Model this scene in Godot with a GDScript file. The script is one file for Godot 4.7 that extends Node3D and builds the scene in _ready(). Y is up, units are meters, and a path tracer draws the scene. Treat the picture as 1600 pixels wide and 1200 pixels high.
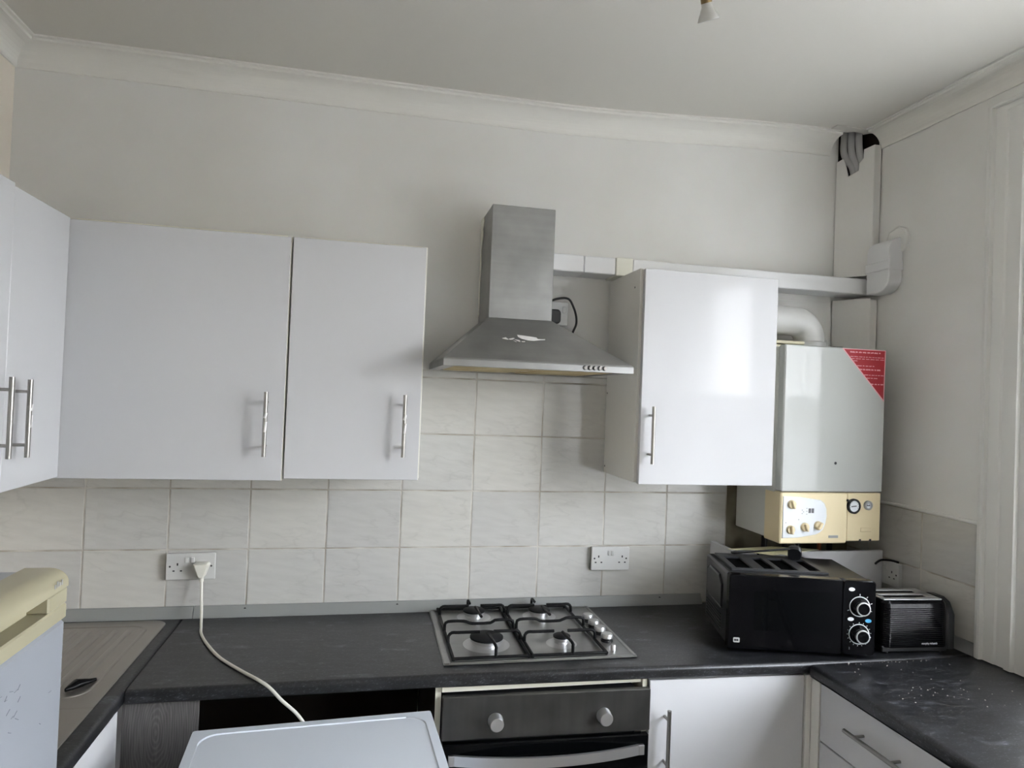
extends Node3D
# A small kitchen corner, metres, y up. The back wall is z = 0, the worktops stand 0.91 m high.

const XL := -0.262      # left wall
const XR := 2.80        # right wall
const ZF := 4.80        # wall behind the camera
const WT := 0.91        # worktop height

var off := {}           # node -> world offset of its origin (things built in world coordinates)
var taken := {}
var M := {}

# ------------------------------------------------------------------ mesh helpers
func mb() -> Dictionary:
	return {"v": PackedVector3Array(), "n": PackedVector3Array(), "u": PackedVector2Array(), "x": Transform3D()}

func tri(m, a: Vector3, b: Vector3, c: Vector3, na: Vector3, nb: Vector3, nc: Vector3, ua := Vector2.ZERO, ub := Vector2.ZERO, uc := Vector2.ZERO):
	var g := (c - a).cross(b - a)
	if g.length_squared() < 1e-18:
		return
	var x: Transform3D = m.x
	if (g.dot(na + nb + nc) < 0.0) != (x.basis.determinant() < 0.0):
		var t := b; b = c; c = t
		t = nb; nb = nc; nc = t
		var tu := ub; ub = uc; uc = tu
	m.v.append(x * a); m.v.append(x * b); m.v.append(x * c)
	m.n.append((x.basis * na).normalized()); m.n.append((x.basis * nb).normalized()); m.n.append((x.basis * nc).normalized())
	m.u.append(ua); m.u.append(ub); m.u.append(uc)

func quad(m, a: Vector3, b: Vector3, c: Vector3, d: Vector3, n: Vector3, uv := []):
	if uv.is_empty():
		uv = [Vector2(0, 1), Vector2(1, 1), Vector2(1, 0), Vector2(0, 0)]
	tri(m, a, b, c, n, n, n, uv[0], uv[1], uv[2])
	tri(m, a, c, d, n, n, n, uv[0], uv[2], uv[3])

# box with chamfered edges; the front and back faces carry uvs measured in metres
func cbox(m, lo: Vector3, hi: Vector3, b := 0.002, uvo := Vector2.ZERO):
	var c := (lo + hi) / 2.0
	var h := (hi - lo) / 2.0
	b = minf(b, minf(h.x, minf(h.y, h.z)) * 0.9)
	var ax := [Vector3.RIGHT, Vector3.UP, Vector3.BACK]
	for i in 3:
		var j := (i + 1) % 3
		var k := (i + 2) % 3
		for s in [-1.0, 1.0]:
			var n: Vector3 = ax[i] * s
			var o: Vector3 = c + n * h[i]
			var p: Vector3 = ax[j] * (h[j] - b)
			var q: Vector3 = ax[k] * (h[k] - b)
			var pts := [o - p - q, o + p - q, o + p + q, o - p + q]
			var uv := []
			for pt in pts:
				var e: Vector3 = pt - lo
				uv.append(uvo + (Vector2(e.x, -e.y) if i == 2 else (Vector2(e.z, -e.y) if i == 0 else Vector2(e.x, e.z))))
			quad(m, pts[0], pts[1], pts[2], pts[3], n, uv)
			for s2 in [-1.0, 1.0]:
				# chamfer between face i (sign s) and face j (sign s2)
				var n2: Vector3 = ax[j] * s2
				var nn := (n + n2).normalized()
				var a1: Vector3 = c + n * h[i] + n2 * (h[j] - b)
				var a2: Vector3 = c + n * (h[i] - b) + n2 * h[j]
				quad(m, a1 - q, a1 + q, a2 + q, a2 - q, nn)
	for sx in [-1.0, 1.0]:
		for sy in [-1.0, 1.0]:
			for sz in [-1.0, 1.0]:
				var sg := Vector3(sx, sy, sz)
				var nn2 := sg.normalized()
				tri(m, c + Vector3(h.x, h.y - b, h.z - b) * sg, c + Vector3(h.x - b, h.y, h.z - b) * sg, c + Vector3(h.x - b, h.y - b, h.z) * sg, nn2, nn2, nn2)

# extrude a polygon (local x, y) along local z from z0 to z1, chamfered by b
func prism(m, poly: PackedVector2Array, z0: float, z1: float, b := 0.0, smooth := 35.0):
	var n := poly.size()
	var area := 0.0
	for i in n:
		area += poly[i].cross(poly[(i + 1) % n])
	if area < 0.0:
		poly = poly.duplicate(); poly.reverse()
	var en: Array[Vector2] = []
	for i in n:
		var e := (poly[(i + 1) % n] - poly[i]).normalized()
		en.append(Vector2(e.y, -e.x))
	var inner := PackedVector2Array()
	for i in n:
		var a := en[(i + n - 1) % n]
		var c := en[i]
		var mm := a + c
		var d := maxf(0.3, 1.0 + a.dot(c))
		inner.append(poly[i] - mm / d * b)
	var cs := cos(deg_to_rad(smooth))
	var idx := Geometry2D.triangulate_polygon(inner)
	for s in [0, 1]:
		var z := z1 if s == 1 else z0
		var nz := Vector3(0, 0, 1.0 if s == 1 else -1.0)
		var k := 0
		while k + 2 < idx.size():
			var A := inner[idx[k]]; var B := inner[idx[k + 1]]; var C := inner[idx[k + 2]]
			tri(m, Vector3(A.x, A.y, z), Vector3(B.x, B.y, z), Vector3(C.x, C.y, z), nz, nz, nz, Vector2(A.x, -A.y), Vector2(B.x, -B.y), Vector2(C.x, -C.y))
			k += 3
	for i in n:
		var j := (i + 1) % n
		var nc := Vector3(en[i].x, en[i].y, 0)
		var pa := en[(i + n - 1) % n]; var na := nc
		if pa.dot(en[i]) > cs:
			na = Vector3(pa.x + en[i].x, pa.y + en[i].y, 0).normalized()
		var pb := en[j]; var nb := nc
		if pb.dot(en[i]) > cs:
			nb = Vector3(pb.x + en[i].x, pb.y + en[i].y, 0).normalized()
		var p0 := Vector3(poly[i].x, poly[i].y, z0 + b); var p1 := Vector3(poly[j].x, poly[j].y, z0 + b)
		var q0 := Vector3(poly[i].x, poly[i].y, z1 - b); var q1 := Vector3(poly[j].x, poly[j].y, z1 - b)
		var u0 := Vector2(poly[i].x + poly[i].y, 0)
		tri(m, p0, p1, q1, na, nb, nb, u0, u0, u0)
		tri(m, p0, q1, q0, na, nb, na, u0, u0, u0)
		if b > 0.0:
			for s in [-1.0, 1.0]:
				var ze := z0 if s < 0 else z1
				var zb := z0 + b if s < 0 else z1 - b
				var i0 := Vector3(inner[i].x, inner[i].y, ze); var i1 := Vector3(inner[j].x, inner[j].y, ze)
				var o0 := Vector3(poly[i].x, poly[i].y, zb); var o1 := Vector3(poly[j].x, poly[j].y, zb)
				var f := Vector3(0, 0, s)
				tri(m, o0, o1, i1, (na + f).normalized(), (nb + f).normalized(), (nb + f).normalized())
				tri(m, o0, i1, i0, (na + f).normalized(), (nb + f).normalized(), (na + f).normalized())

func rrect(w: float, h: float, r: float, seg := 6, at := Vector2.ZERO) -> PackedVector2Array:
	var p := PackedVector2Array()
	for c in [[1, 1, 0], [-1, 1, 90], [-1, -1, 180], [1, -1, 270]]:
		for k in seg + 1:
			var a := deg_to_rad(c[2] + 90.0 * k / seg)
			p.append(at + Vector2(c[0] * (w / 2 - r) + cos(a) * r, c[1] * (h / 2 - r) + sin(a) * r))
	return p

func disc(r: float, seg := 20, at := Vector2.ZERO, ry := -1.0) -> PackedVector2Array:
	var p := PackedVector2Array()
	for k in seg:
		var a := TAU * k / seg
		p.append(at + Vector2(cos(a) * r, sin(a) * (r if ry < 0 else ry)))
	return p

# turn a profile of (radius, height) round local y
func lathe(m, prof: Array, seg := 24):
	var n := prof.size()
	var ns := []
	for i in n - 1:
		var d: Vector2 = (prof[i + 1] - prof[i]).normalized()
		ns.append(Vector2(d.y, -d.x))
	for i in n - 1:
		var a: Vector2 = ns[i]; var b: Vector2 = ns[i]
		if i > 0 and ns[i - 1].dot(ns[i]) > 0.75:
			a = (ns[i - 1] + ns[i]).normalized()
		if i < n - 2 and ns[i + 1].dot(ns[i]) > 0.75:
			b = (ns[i + 1] + ns[i]).normalized()
		for k in seg:
			var t0 := TAU * k / seg; var t1 := TAU * (k + 1) / seg
			var c0 := Vector3(cos(t0), 0, sin(t0)); var c1 := Vector3(cos(t1), 0, sin(t1))
			var y := Vector3.UP
			var P0: Vector2 = prof[i]; var P1: Vector2 = prof[i + 1]
			tri(m, c0 * P0.x + y * P0.y, c1 * P0.x + y * P0.y, c1 * P1.x + y * P1.y, c0 * a.x + y * a.y, c1 * a.x + y * a.y, c1 * b.x + y * b.y)
			tri(m, c0 * P0.x + y * P0.y, c1 * P1.x + y * P1.y, c0 * P1.x + y * P1.y, c0 * a.x + y * a.y, c1 * b.x + y * b.y, c0 * b.x + y * b.y)

# sweep an ellipse (r across, r2 along hint) through points
func tube(m, pts: Array, r: float, sides := 10, r2 := -1.0, hint := Vector3.UP):
	if r2 < 0: r2 = r
	var n := pts.size()
	var rings := []
	var up := hint
	for i in n:
		var d: Vector3
		if i == 0: d = pts[1] - pts[0]
		elif i == n - 1: d = pts[n - 1] - pts[n - 2]
		else: d = (pts[i + 1] - pts[i]).normalized() + (pts[i] - pts[i - 1]).normalized()
		d = d.normalized()
		if absf(d.dot(up)) > 0.97:
			up = Vector3(0.3, 0.2, 1).normalized() if absf(d.dot(Vector3(0.3, 0.2, 1).normalized())) < 0.9 else Vector3.RIGHT
		var sx := d.cross(up).normalized()
		var sy := sx.cross(d).normalized()
		up = sy
		rings.append([pts[i], sx, sy, d])
	for i in n - 1:
		for k in sides:
			var P := []
			for w in [[i, k], [i, k + 1], [i + 1, k + 1], [i + 1, k]]:
				var R: Array = rings[w[0]]
				var a: float = TAU * w[1] / sides
				P.append([R[0] + R[1] * cos(a) * r + R[2] * sin(a) * r2, (R[1] * cos(a) / r + R[2] * sin(a) / r2).normalized()])
			tri(m, P[0][0], P[1][0], P[2][0], P[0][1], P[1][1], P[2][1])
			tri(m, P[0][0], P[2][0], P[3][0], P[0][1], P[2][1], P[3][1])
	for e in [0, n - 1]:
		var R: Array = rings[e]
		var nn: Vector3 = R[3] * (-1.0 if e == 0 else 1.0)
		for k in sides:
			var a0 := TAU * k / sides; var a1 := TAU * (k + 1) / sides
			tri(m, R[0], R[0] + R[1] * cos(a0) * r + R[2] * sin(a0) * r2, R[0] + R[1] * cos(a1) * r + R[2] * sin(a1) * r2, nn, nn, nn)

func curve(pts: Array, step := 0.012) -> Array:
	var c := Curve3D.new()
	c.bake_interval = step
	for i in pts.size():
		var t := Vector3.ZERO
		if i > 0 and i < pts.size() - 1:
			t = (pts[i + 1] - pts[i - 1]) / 6.0
		c.add_point(pts[i], -t, t)
	return Array(c.get_baked_points())

# a strip of moulding: profile points (out from wall, y) swept between stations [origin on the wall, out direction]
func mould(m, prof: Array, stations: Array):
	for i in stations.size() - 1:
		for k in prof.size() - 1:
			var P := []
			for w in [[i, k], [i, k + 1], [i + 1, k + 1], [i + 1, k]]:
				var S: Array = stations[w[0]]
				var q: Vector2 = prof[w[1]]
				P.append(S[0] + S[1] * q.x + Vector3.UP * q.y)
			var o: Vector3 = stations[i][1]
			var n: Vector3 = (P[1] - P[0]).cross(P[2] - P[1])
			if n.length() < 1e-9: n = (P[2] - P[0]).cross(P[3] - P[0])
			n = n.normalized()
			if n.dot(o.normalized() - Vector3.UP) < 0: n = -n
			quad(m, P[0], P[1], P[2], P[3], n)

func commit(m, called: String, mat: Material, parent: Node = null) -> MeshInstance3D:
	var o := MeshInstance3D.new()
	var p: Node = parent if parent else self
	var shift: Vector3 = off.get(p, Vector3.ZERO)
	var v: PackedVector3Array = m.v
	if shift != Vector3.ZERO:
		for i in v.size():
			v[i] -= shift
	var a := []
	a.resize(Mesh.ARRAY_MAX)
	a[Mesh.ARRAY_VERTEX] = v
	a[Mesh.ARRAY_NORMAL] = m.n
	a[Mesh.ARRAY_TEX_UV] = m.u
	var am := ArrayMesh.new()
	am.add_surface_from_arrays(Mesh.PRIMITIVE_TRIANGLES, a)
	am.surface_set_material(0, mat)
	o.mesh = am
	o.name = called if p != self else numbered(called)
	o.cast_shadow = GeometryInstance3D.SHADOW_CASTING_SETTING_ON
	p.add_child(o, true)
	off[o] = shift
	return o

func numbered(called: String) -> String:
	if not taken.has(called):
		taken[called] = 0
		return called
	taken[called] += 1
	return "%s_%03d" % [called, taken[called]]

# a thing whose parts are built in world coordinates
func thing(called: String, label: String, category: String, at: Vector3, group := "") -> Node3D:
	var o := Node3D.new()
	o.name = numbered(called)
	add_child(o)
	o.position = at
	off[o] = at
	tag(o, label, category, group)
	return o

# a thing whose parts are built in its own axes
func turned(called: String, label: String, category: String, at: Vector3, deg: float, group := "") -> Node3D:
	var o := thing(called, label, category, at, group)
	o.rotation_degrees.y = deg
	off[o] = Vector3.ZERO
	return o

func tag(o: Node, label: String, category: String, group := "", kind := ""):
	o.set_meta("label", label)
	if category: o.set_meta("category", category)
	if group: o.set_meta("group", group)
	if kind: o.set_meta("kind", kind)

func struct(o: Node, label: String, category: String):
	tag(o, label, category, "", "structure")

func box(parent, called: String, lo: Vector3, hi: Vector3, mat: Material, b := 0.002) -> MeshInstance3D:
	var m := mb()
	cbox(m, lo, hi, b)
	return commit(m, called, mat, parent)

func letters(parent: Node, called: String, text: String, height: float, mat: Material, x: Transform3D, bold := false) -> MeshInstance3D:
	var t := TextMesh.new()
	var f := SystemFont.new()
	f.font_names = PackedStringArray(["Droid Sans"])
	if bold: f.font_weight = 700
	t.font = f
	t.text = text
	t.font_size = 32
	t.pixel_size = height / 24.0
	t.depth = 0.0006
	t.curve_step = 2.0
	t.material = mat
	var o := MeshInstance3D.new()
	o.mesh = t
	o.name = called
	o.transform = x
	o.position -= off.get(parent, Vector3.ZERO)
	parent.add_child(o, true)
	return o

# ------------------------------------------------------------------ materials
func mat(c: Color, rough := 0.5, metal := 0.0, spec := 0.5) -> StandardMaterial3D:
	var s := StandardMaterial3D.new()
	s.albedo_color = c
	s.roughness = rough
	s.metallic = metal
	s.metallic_specular = spec
	return s

func c8(r: float, g: float, b: float) -> Color:
	return Color(r / 255.0, g / 255.0, b / 255.0)

func tex(im: Image) -> ImageTexture:
	return ImageTexture.create_from_image(im)

func fnl(sd: int, freq: float, oct := 4) -> FastNoiseLite:
	var f := FastNoiseLite.new()
	f.seed = sd
	f.noise_type = FastNoiseLite.TYPE_SIMPLEX_SMOOTH
	f.frequency = freq
	f.fractal_octaves = oct
	return f

# soft blotches between two colours, seamless
func blotch(a: Color, b: Color, sd: int, freq: float, size := 256, oct := 4) -> ImageTexture:
	var g := fnl(sd, freq, oct).get_seamless_image(size, size)
	var im := Image.create(size, size, false, Image.FORMAT_RGB8)
	for y in size:
		for x in size:
			im.set_pixel(x, y, a.lerp(b, g.get_pixel(x, y).r))
	return tex(im)

func world_map(s: StandardMaterial3D, t: Texture2D, per_metre: float):
	s.albedo_texture = t
	s.albedo_color = Color.WHITE
	s.uv1_triplanar = true
	s.uv1_world_triplanar = true
	s.uv1_scale = Vector3.ONE * per_metre

# grey marbled ceramic: faint veins that run mostly sideways
func marble_image() -> Image:
	var im := Image.create(1024, 1024, false, Image.FORMAT_RGB8)
	var f1 := fnl(3, 0.010, 4); var f2 := fnl(8, 0.016, 4); var f3 := fnl(21, 0.004, 2)
	for y in 1024:
		for x in 1024:
			var wx := x * 0.55 + y * 0.22
			var wy := y * 1.7 - x * 0.28
			var v := 1.0 - absf(f1.get_noise_2d(wx, wy)) * 5.0
			v = clampf(v, 0.0, 1.0) * clampf(0.5 + f3.get_noise_2d(x, y) * 1.4, 0.0, 1.0)
			var s := f2.get_noise_2d(wx * 0.7, wy * 1.2) * 0.5 + 0.5
			var k := 0.82 - 0.032 * v * v - 0.045 * s
			im.set_pixel(x, y, Color(k * 1.0, k * 0.995, k * 0.978))
	return im

# black slate laminate: fine pale flecks that run one way, and dull wiped patches
func slate_image() -> Image:
	var im := Image.create(1024, 1024, false, Image.FORMAT_RGB8)
	var f1 := fnl(31, 0.02, 4); var f2 := fnl(37, 0.006, 3); var f3 := fnl(40, 0.11, 2); var f4 := fnl(55, 0.009, 3)
	for y in 1024:
		for x in 1024:
			var st := f1.get_noise_2d(x * 0.35 + y * 0.15, y * 1.5 - x * 0.2)
			var fl := maxf(0.0, f3.get_noise_2d(x * 0.5, y * 1.1 + x * 0.2) - 0.26) * 0.42
			var pt := maxf(0.0, f2.get_noise_2d(x, y)) * 0.05
			var sm := maxf(0.0, f4.get_noise_2d(x * 0.5 + 300.0, y * 1.2) - 0.30) * 0.42
			var k := 0.108 + st * 0.070 + fl + pt + sm
			im.set_pixel(x, y, Color(k * 0.98, k, k * 1.06))
	return im

# dark woodgrain foil with a cathedral figure round (0.5, 0.35)
func grain_image() -> Image:
	var im := Image.create(256, 512, false, Image.FORMAT_RGB8)
	var f1 := fnl(61, 0.01, 3); var f2 := fnl(67, 0.05, 2)
	for y in 512:
		for x in 256:
			var dx := (x - 128.0) / 128.0
			var dy := (y - 120.0) / 300.0
			var r := sqrt(dx * dx * 3.2 + dy * dy * 2.0) + 0.10 * f1.get_noise_2d(x * 1.5, y * 0.4)
			var w := 0.5 + 0.5 * sin(r * 52.0)
			var k := 0.37 + 0.065 * w * w + 0.05 * f2.get_noise_2d(x * 2.0, y * 0.12)
			im.set_pixel(x, y, Color(k * 1.0, k * 0.975, k * 0.96))
	return im

# brushed, scuffed steel
func steel_image(base: float, sd: int, along_x := true) -> Image:
	var im := Image.create(512, 512, false, Image.FORMAT_RGB8)
	var f1 := fnl(sd, 0.03, 3); var f2 := fnl(sd + 5, 0.012, 4)
	for y in 512:
		for x in 512:
			var a := f1.get_noise_2d(x * 0.15 if along_x else x * 2.5, y * 2.5 if along_x else y * 0.15)
			var b := f2.get_noise_2d(x, y)
			var k := base + a * 0.018 + b * 0.06
			im.set_pixel(x, y, Color(k, k, k * 0.99))
	return im

func materials():
	M.wall = mat(Color.WHITE, 0.75)
	world_map(M.wall, blotch(c8(225, 223, 217), c8(232, 231, 227), 2, 0.01), 0.7)
	M.wall_warm = mat(Color.WHITE, 0.75)
	world_map(M.wall_warm, blotch(c8(238, 228, 213), c8(243, 234, 221), 4, 0.01), 0.7)
	M.ceil = mat(c8(212, 209, 201), 0.85)
	M.cornice = mat(c8(230, 228, 221), 0.7)
	M.gloss_paint = mat(c8(226, 225, 220), 0.35)
	M.grout = mat(Color.WHITE, 0.9)
	world_map(M.grout, blotch(c8(150, 142, 128), c8(214, 211, 203), 12, 0.03, 128), 1.6)
	M.tile = []
	var mi := tex(marble_image())
	for k in 3:
		var s := mat([c8(250, 250, 248), c8(255, 254, 250), c8(244, 244, 243)][k], 0.16)
		s.albedo_texture = mi
		s.uv1_scale = Vector3(1.0, 1.0, 1.0)
		M.tile.append(s)
	M.door = mat(c8(204, 204, 205), 0.08, 0.0, 0.2)
	M.carcass = mat(c8(226, 224, 217), 0.5)
	M.band = mat(c8(226, 223, 205), 0.45)
	M.chrome = mat(c8(158, 155, 150), 0.28, 1.0)
	M.brass = mat(c8(140, 122, 88), 0.35, 1.0)
	M.steel = mat(Color.WHITE, 0.42, 0.85)
	M.steel.albedo_texture = tex(steel_image(0.60, 71))
	M.steel.uv1_triplanar = true
	M.steel.uv1_scale = Vector3.ONE * 0.8
	M.steel.uv1_offset = Vector3(0.5, 0.3, 0.5)
	M.hobsteel = mat(Color.WHITE, 0.30, 0.95)
	M.hobsteel.albedo_texture = tex(steel_image(0.62, 81))
	M.hobsteel.uv1_triplanar = true
	M.hobsteel.uv1_scale = Vector3.ONE * 0.8
	M.hobsteel.uv1_offset = Vector3(0.5, 0.3, 0.5)
	M.ovensteel = mat(Color.WHITE, 0.36, 0.9)
	M.ovensteel.albedo_texture = tex(steel_image(0.36, 91, false))
	M.ovensteel.uv1_triplanar = true
	M.ovensteel.uv1_scale = Vector3.ONE * 0.8
	M.ovensteel.uv1_offset = Vector3(0.5, 0.3, 0.5)
	M.sinksteel = mat(c8(168, 163, 157), 0.38, 0.9)
	M.alu = mat(c8(200, 200, 200), 0.35, 0.9)
	M.slate = mat(Color.WHITE, 0.30)
	world_map(M.slate, tex(slate_image()), 1.3)
	M.upstand = mat(c8(138, 140, 138), 0.45)
	M.grain = mat(Color.WHITE, 0.5)
	M.grain.albedo_texture = tex(grain_image())
	M.grain.uv1_scale = Vector3(6.2, 3.0, 1)
	M.iron = mat(c8(16, 16, 17), 0.5, 0.0, 0.3)
	M.burner = mat(c8(26, 26, 28), 0.6, 0.0, 0.3)
	M.black = mat(c8(10, 10, 12), 0.10, 0.0, 0.28)
	M.black_satin = mat(c8(26, 27, 30), 0.32)
	M.deck = mat(c8(52, 53, 56), 0.4)
	M.void_black = mat(c8(9, 9, 9), 0.9, 0.0, 0.1)
	M.black_matt = mat(c8(20, 20, 21), 0.6)
	M.darkglass = mat(c8(7, 8, 9), 0.05, 0.0, 0.28)
	M.white_plastic = mat(c8(208, 208, 205), 0.35)
	M.cream_plastic = mat(c8(226, 219, 190), 0.4)
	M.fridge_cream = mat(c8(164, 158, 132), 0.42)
	M.appliance = mat(c8(200, 206, 214), 0.28)
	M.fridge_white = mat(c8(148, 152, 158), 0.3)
	M.boiler = mat(c8(182, 184, 180), 0.06, 0.0, 0.4)
	M.boiler_side = mat(c8(210, 210, 203), 0.35)
	M.boiler_cream = mat(c8(235, 219, 180), 0.4)
	M.boiler_face = mat(c8(228, 232, 236), 0.4)
	M.duct = mat(c8(226, 226, 226), 0.4)
	M.duct_cream = mat(c8(226, 224, 210), 0.4)
	M.red = mat(c8(160, 28, 40), 0.4)
	M.print_pink = mat(c8(228, 170, 175), 0.5)
	M.print_grey = mat(c8(96, 98, 102), 0.5)
	M.print_white = mat(c8(232, 234, 236), 0.4)
	M.print_blue = mat(c8(84, 170, 214), 0.4)
	M.scuff = mat(c8(112, 116, 122), 0.6)
	M.rubber = mat(c8(26, 26, 27), 0.5)
	M.white_cable = mat(c8(228, 226, 214), 0.45)
	M.hose = mat(c8(170, 170, 168), 0.55)
	M.card = mat(c8(226, 220, 184), 0.7)
	M.flake = mat(c8(236, 234, 232), 0.7)
	M.void = mat(c8(44, 38, 32), 0.95)  # ceiling void; also shade painted into the gap, corner and housing board
	M.grime = mat(Color.WHITE, 0.85)
	world_map(M.grime, blotch(c8(92, 84, 64), c8(132, 128, 112), 15, 0.02, 128), 2.0)
	M.grease = mat(Color.WHITE, 0.45)
	world_map(M.grease, blotch(c8(160, 140, 100), c8(196, 184, 150), 17, 0.03, 128), 2.0)
	M.copper = mat(c8(170, 110, 80), 0.35, 1.0)
	M.floor = mat(Color.WHITE, 0.5)
	world_map(M.floor, blotch(c8(140, 133, 124), c8(162, 155, 146), 19, 0.03, 128), 1.0)
	M.glass = mat(Color(1, 1, 1, 0.06), 0.02)
	M.glass.transparency = BaseMaterial3D.TRANSPARENCY_ALPHA
	M.net = mat(Color(0.97, 0.97, 0.96, 0.88), 0.9)
	M.net.transparency = BaseMaterial3D.TRANSPARENCY_ALPHA
	M.net.backlight_enabled = true
	M.net.backlight = Color(0.9, 0.9, 0.9)
	M.net.cull_mode = BaseMaterial3D.CULL_DISABLED
	M.bulb = mat(c8(206, 205, 200), 0.25)
	M.crumb = mat(c8(206, 202, 192), 0.8)

func ceil_y(x: float) -> float:
	return 2.727 + 0.045 * smoothstep(1.45, 2.62, x)

# ------------------------------------------------------------------ the scene
func _ready():
	# camera
	var cam := Camera3D.new()
	cam.name = "camera"
	cam.fov = 59.4535
	var yaw := deg_to_rad(11.968); var pitch := deg_to_rad(0.957); var roll := deg_to_rad(2.214)
	var fw := Vector3(sin(yaw) * cos(pitch), sin(pitch), -cos(yaw) * cos(pitch))
	var rt := Vector3(cos(yaw), 0, sin(yaw))
	var up := rt.cross(fw)
	cam.transform = Transform3D(Basis(rt * cos(roll) + up * sin(roll), up * cos(roll) - rt * sin(roll), -fw), Vector3(0.8737, 1.6785, 2.3964))
	cam.near = 0.05
	add_child(cam)
	# overcast daylight
	var env := Environment.new()
	var sky := Sky.new()
	var sm := ProceduralSkyMaterial.new()
	sm.sky_top_color = Color(0.87, 0.90, 0.95)
	sm.sky_horizon_color = Color(0.96, 0.96, 0.96)
	sm.ground_horizon_color = Color(0.27, 0.265, 0.255)
	sm.ground_bottom_color = Color(0.22, 0.215, 0.205)
	sm.sky_energy_multiplier = 1.0
	sky.sky_material = sm
	env.background_mode = Environment.BG_SKY
	env.sky = sky
	env.background_energy_multiplier = 26.0
	env.tonemap_mode = Environment.TONE_MAPPER_LINEAR
	env.tonemap_exposure = 1.58
	env.sdfgi_enabled = true
	env.ssao_enabled = true
	env.ssil_enabled = true
	var we := WorldEnvironment.new()
	we.name = "daylight"
	we.environment = env
	add_child(we)

	materials()
	room()
	for k in 2: window(WINS[k][0], WINS[k][1], k + 1)
	wall_tiles()
	wall_cabinets()
	hood()
	duct()
	corner_boxing()
	boiler()
	worktops()
	base_units()
	oven()
	hob()
	sink()
	fridge()
	washer()
	microwave()
	toaster()
	sockets()
	spotlight()
	crumbs()
	var groups := {"wall_cabinet": "white wall cabinets", "base_cabinet": "white base cabinets", "worktop": "black worktops", "wall_socket": "white wall sockets", "cream_card": "cream cards under the boiler", "housing_board": "boards beside the oven", "net_curtain": "net curtains"}
	for o in get_children():
		for k in groups:
			if String(o.name) == k or (String(o.name).begins_with(k + "_") and String(o.name).trim_prefix(k + "_").is_valid_int()):
				o.set_meta("group", groups[k])

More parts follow.
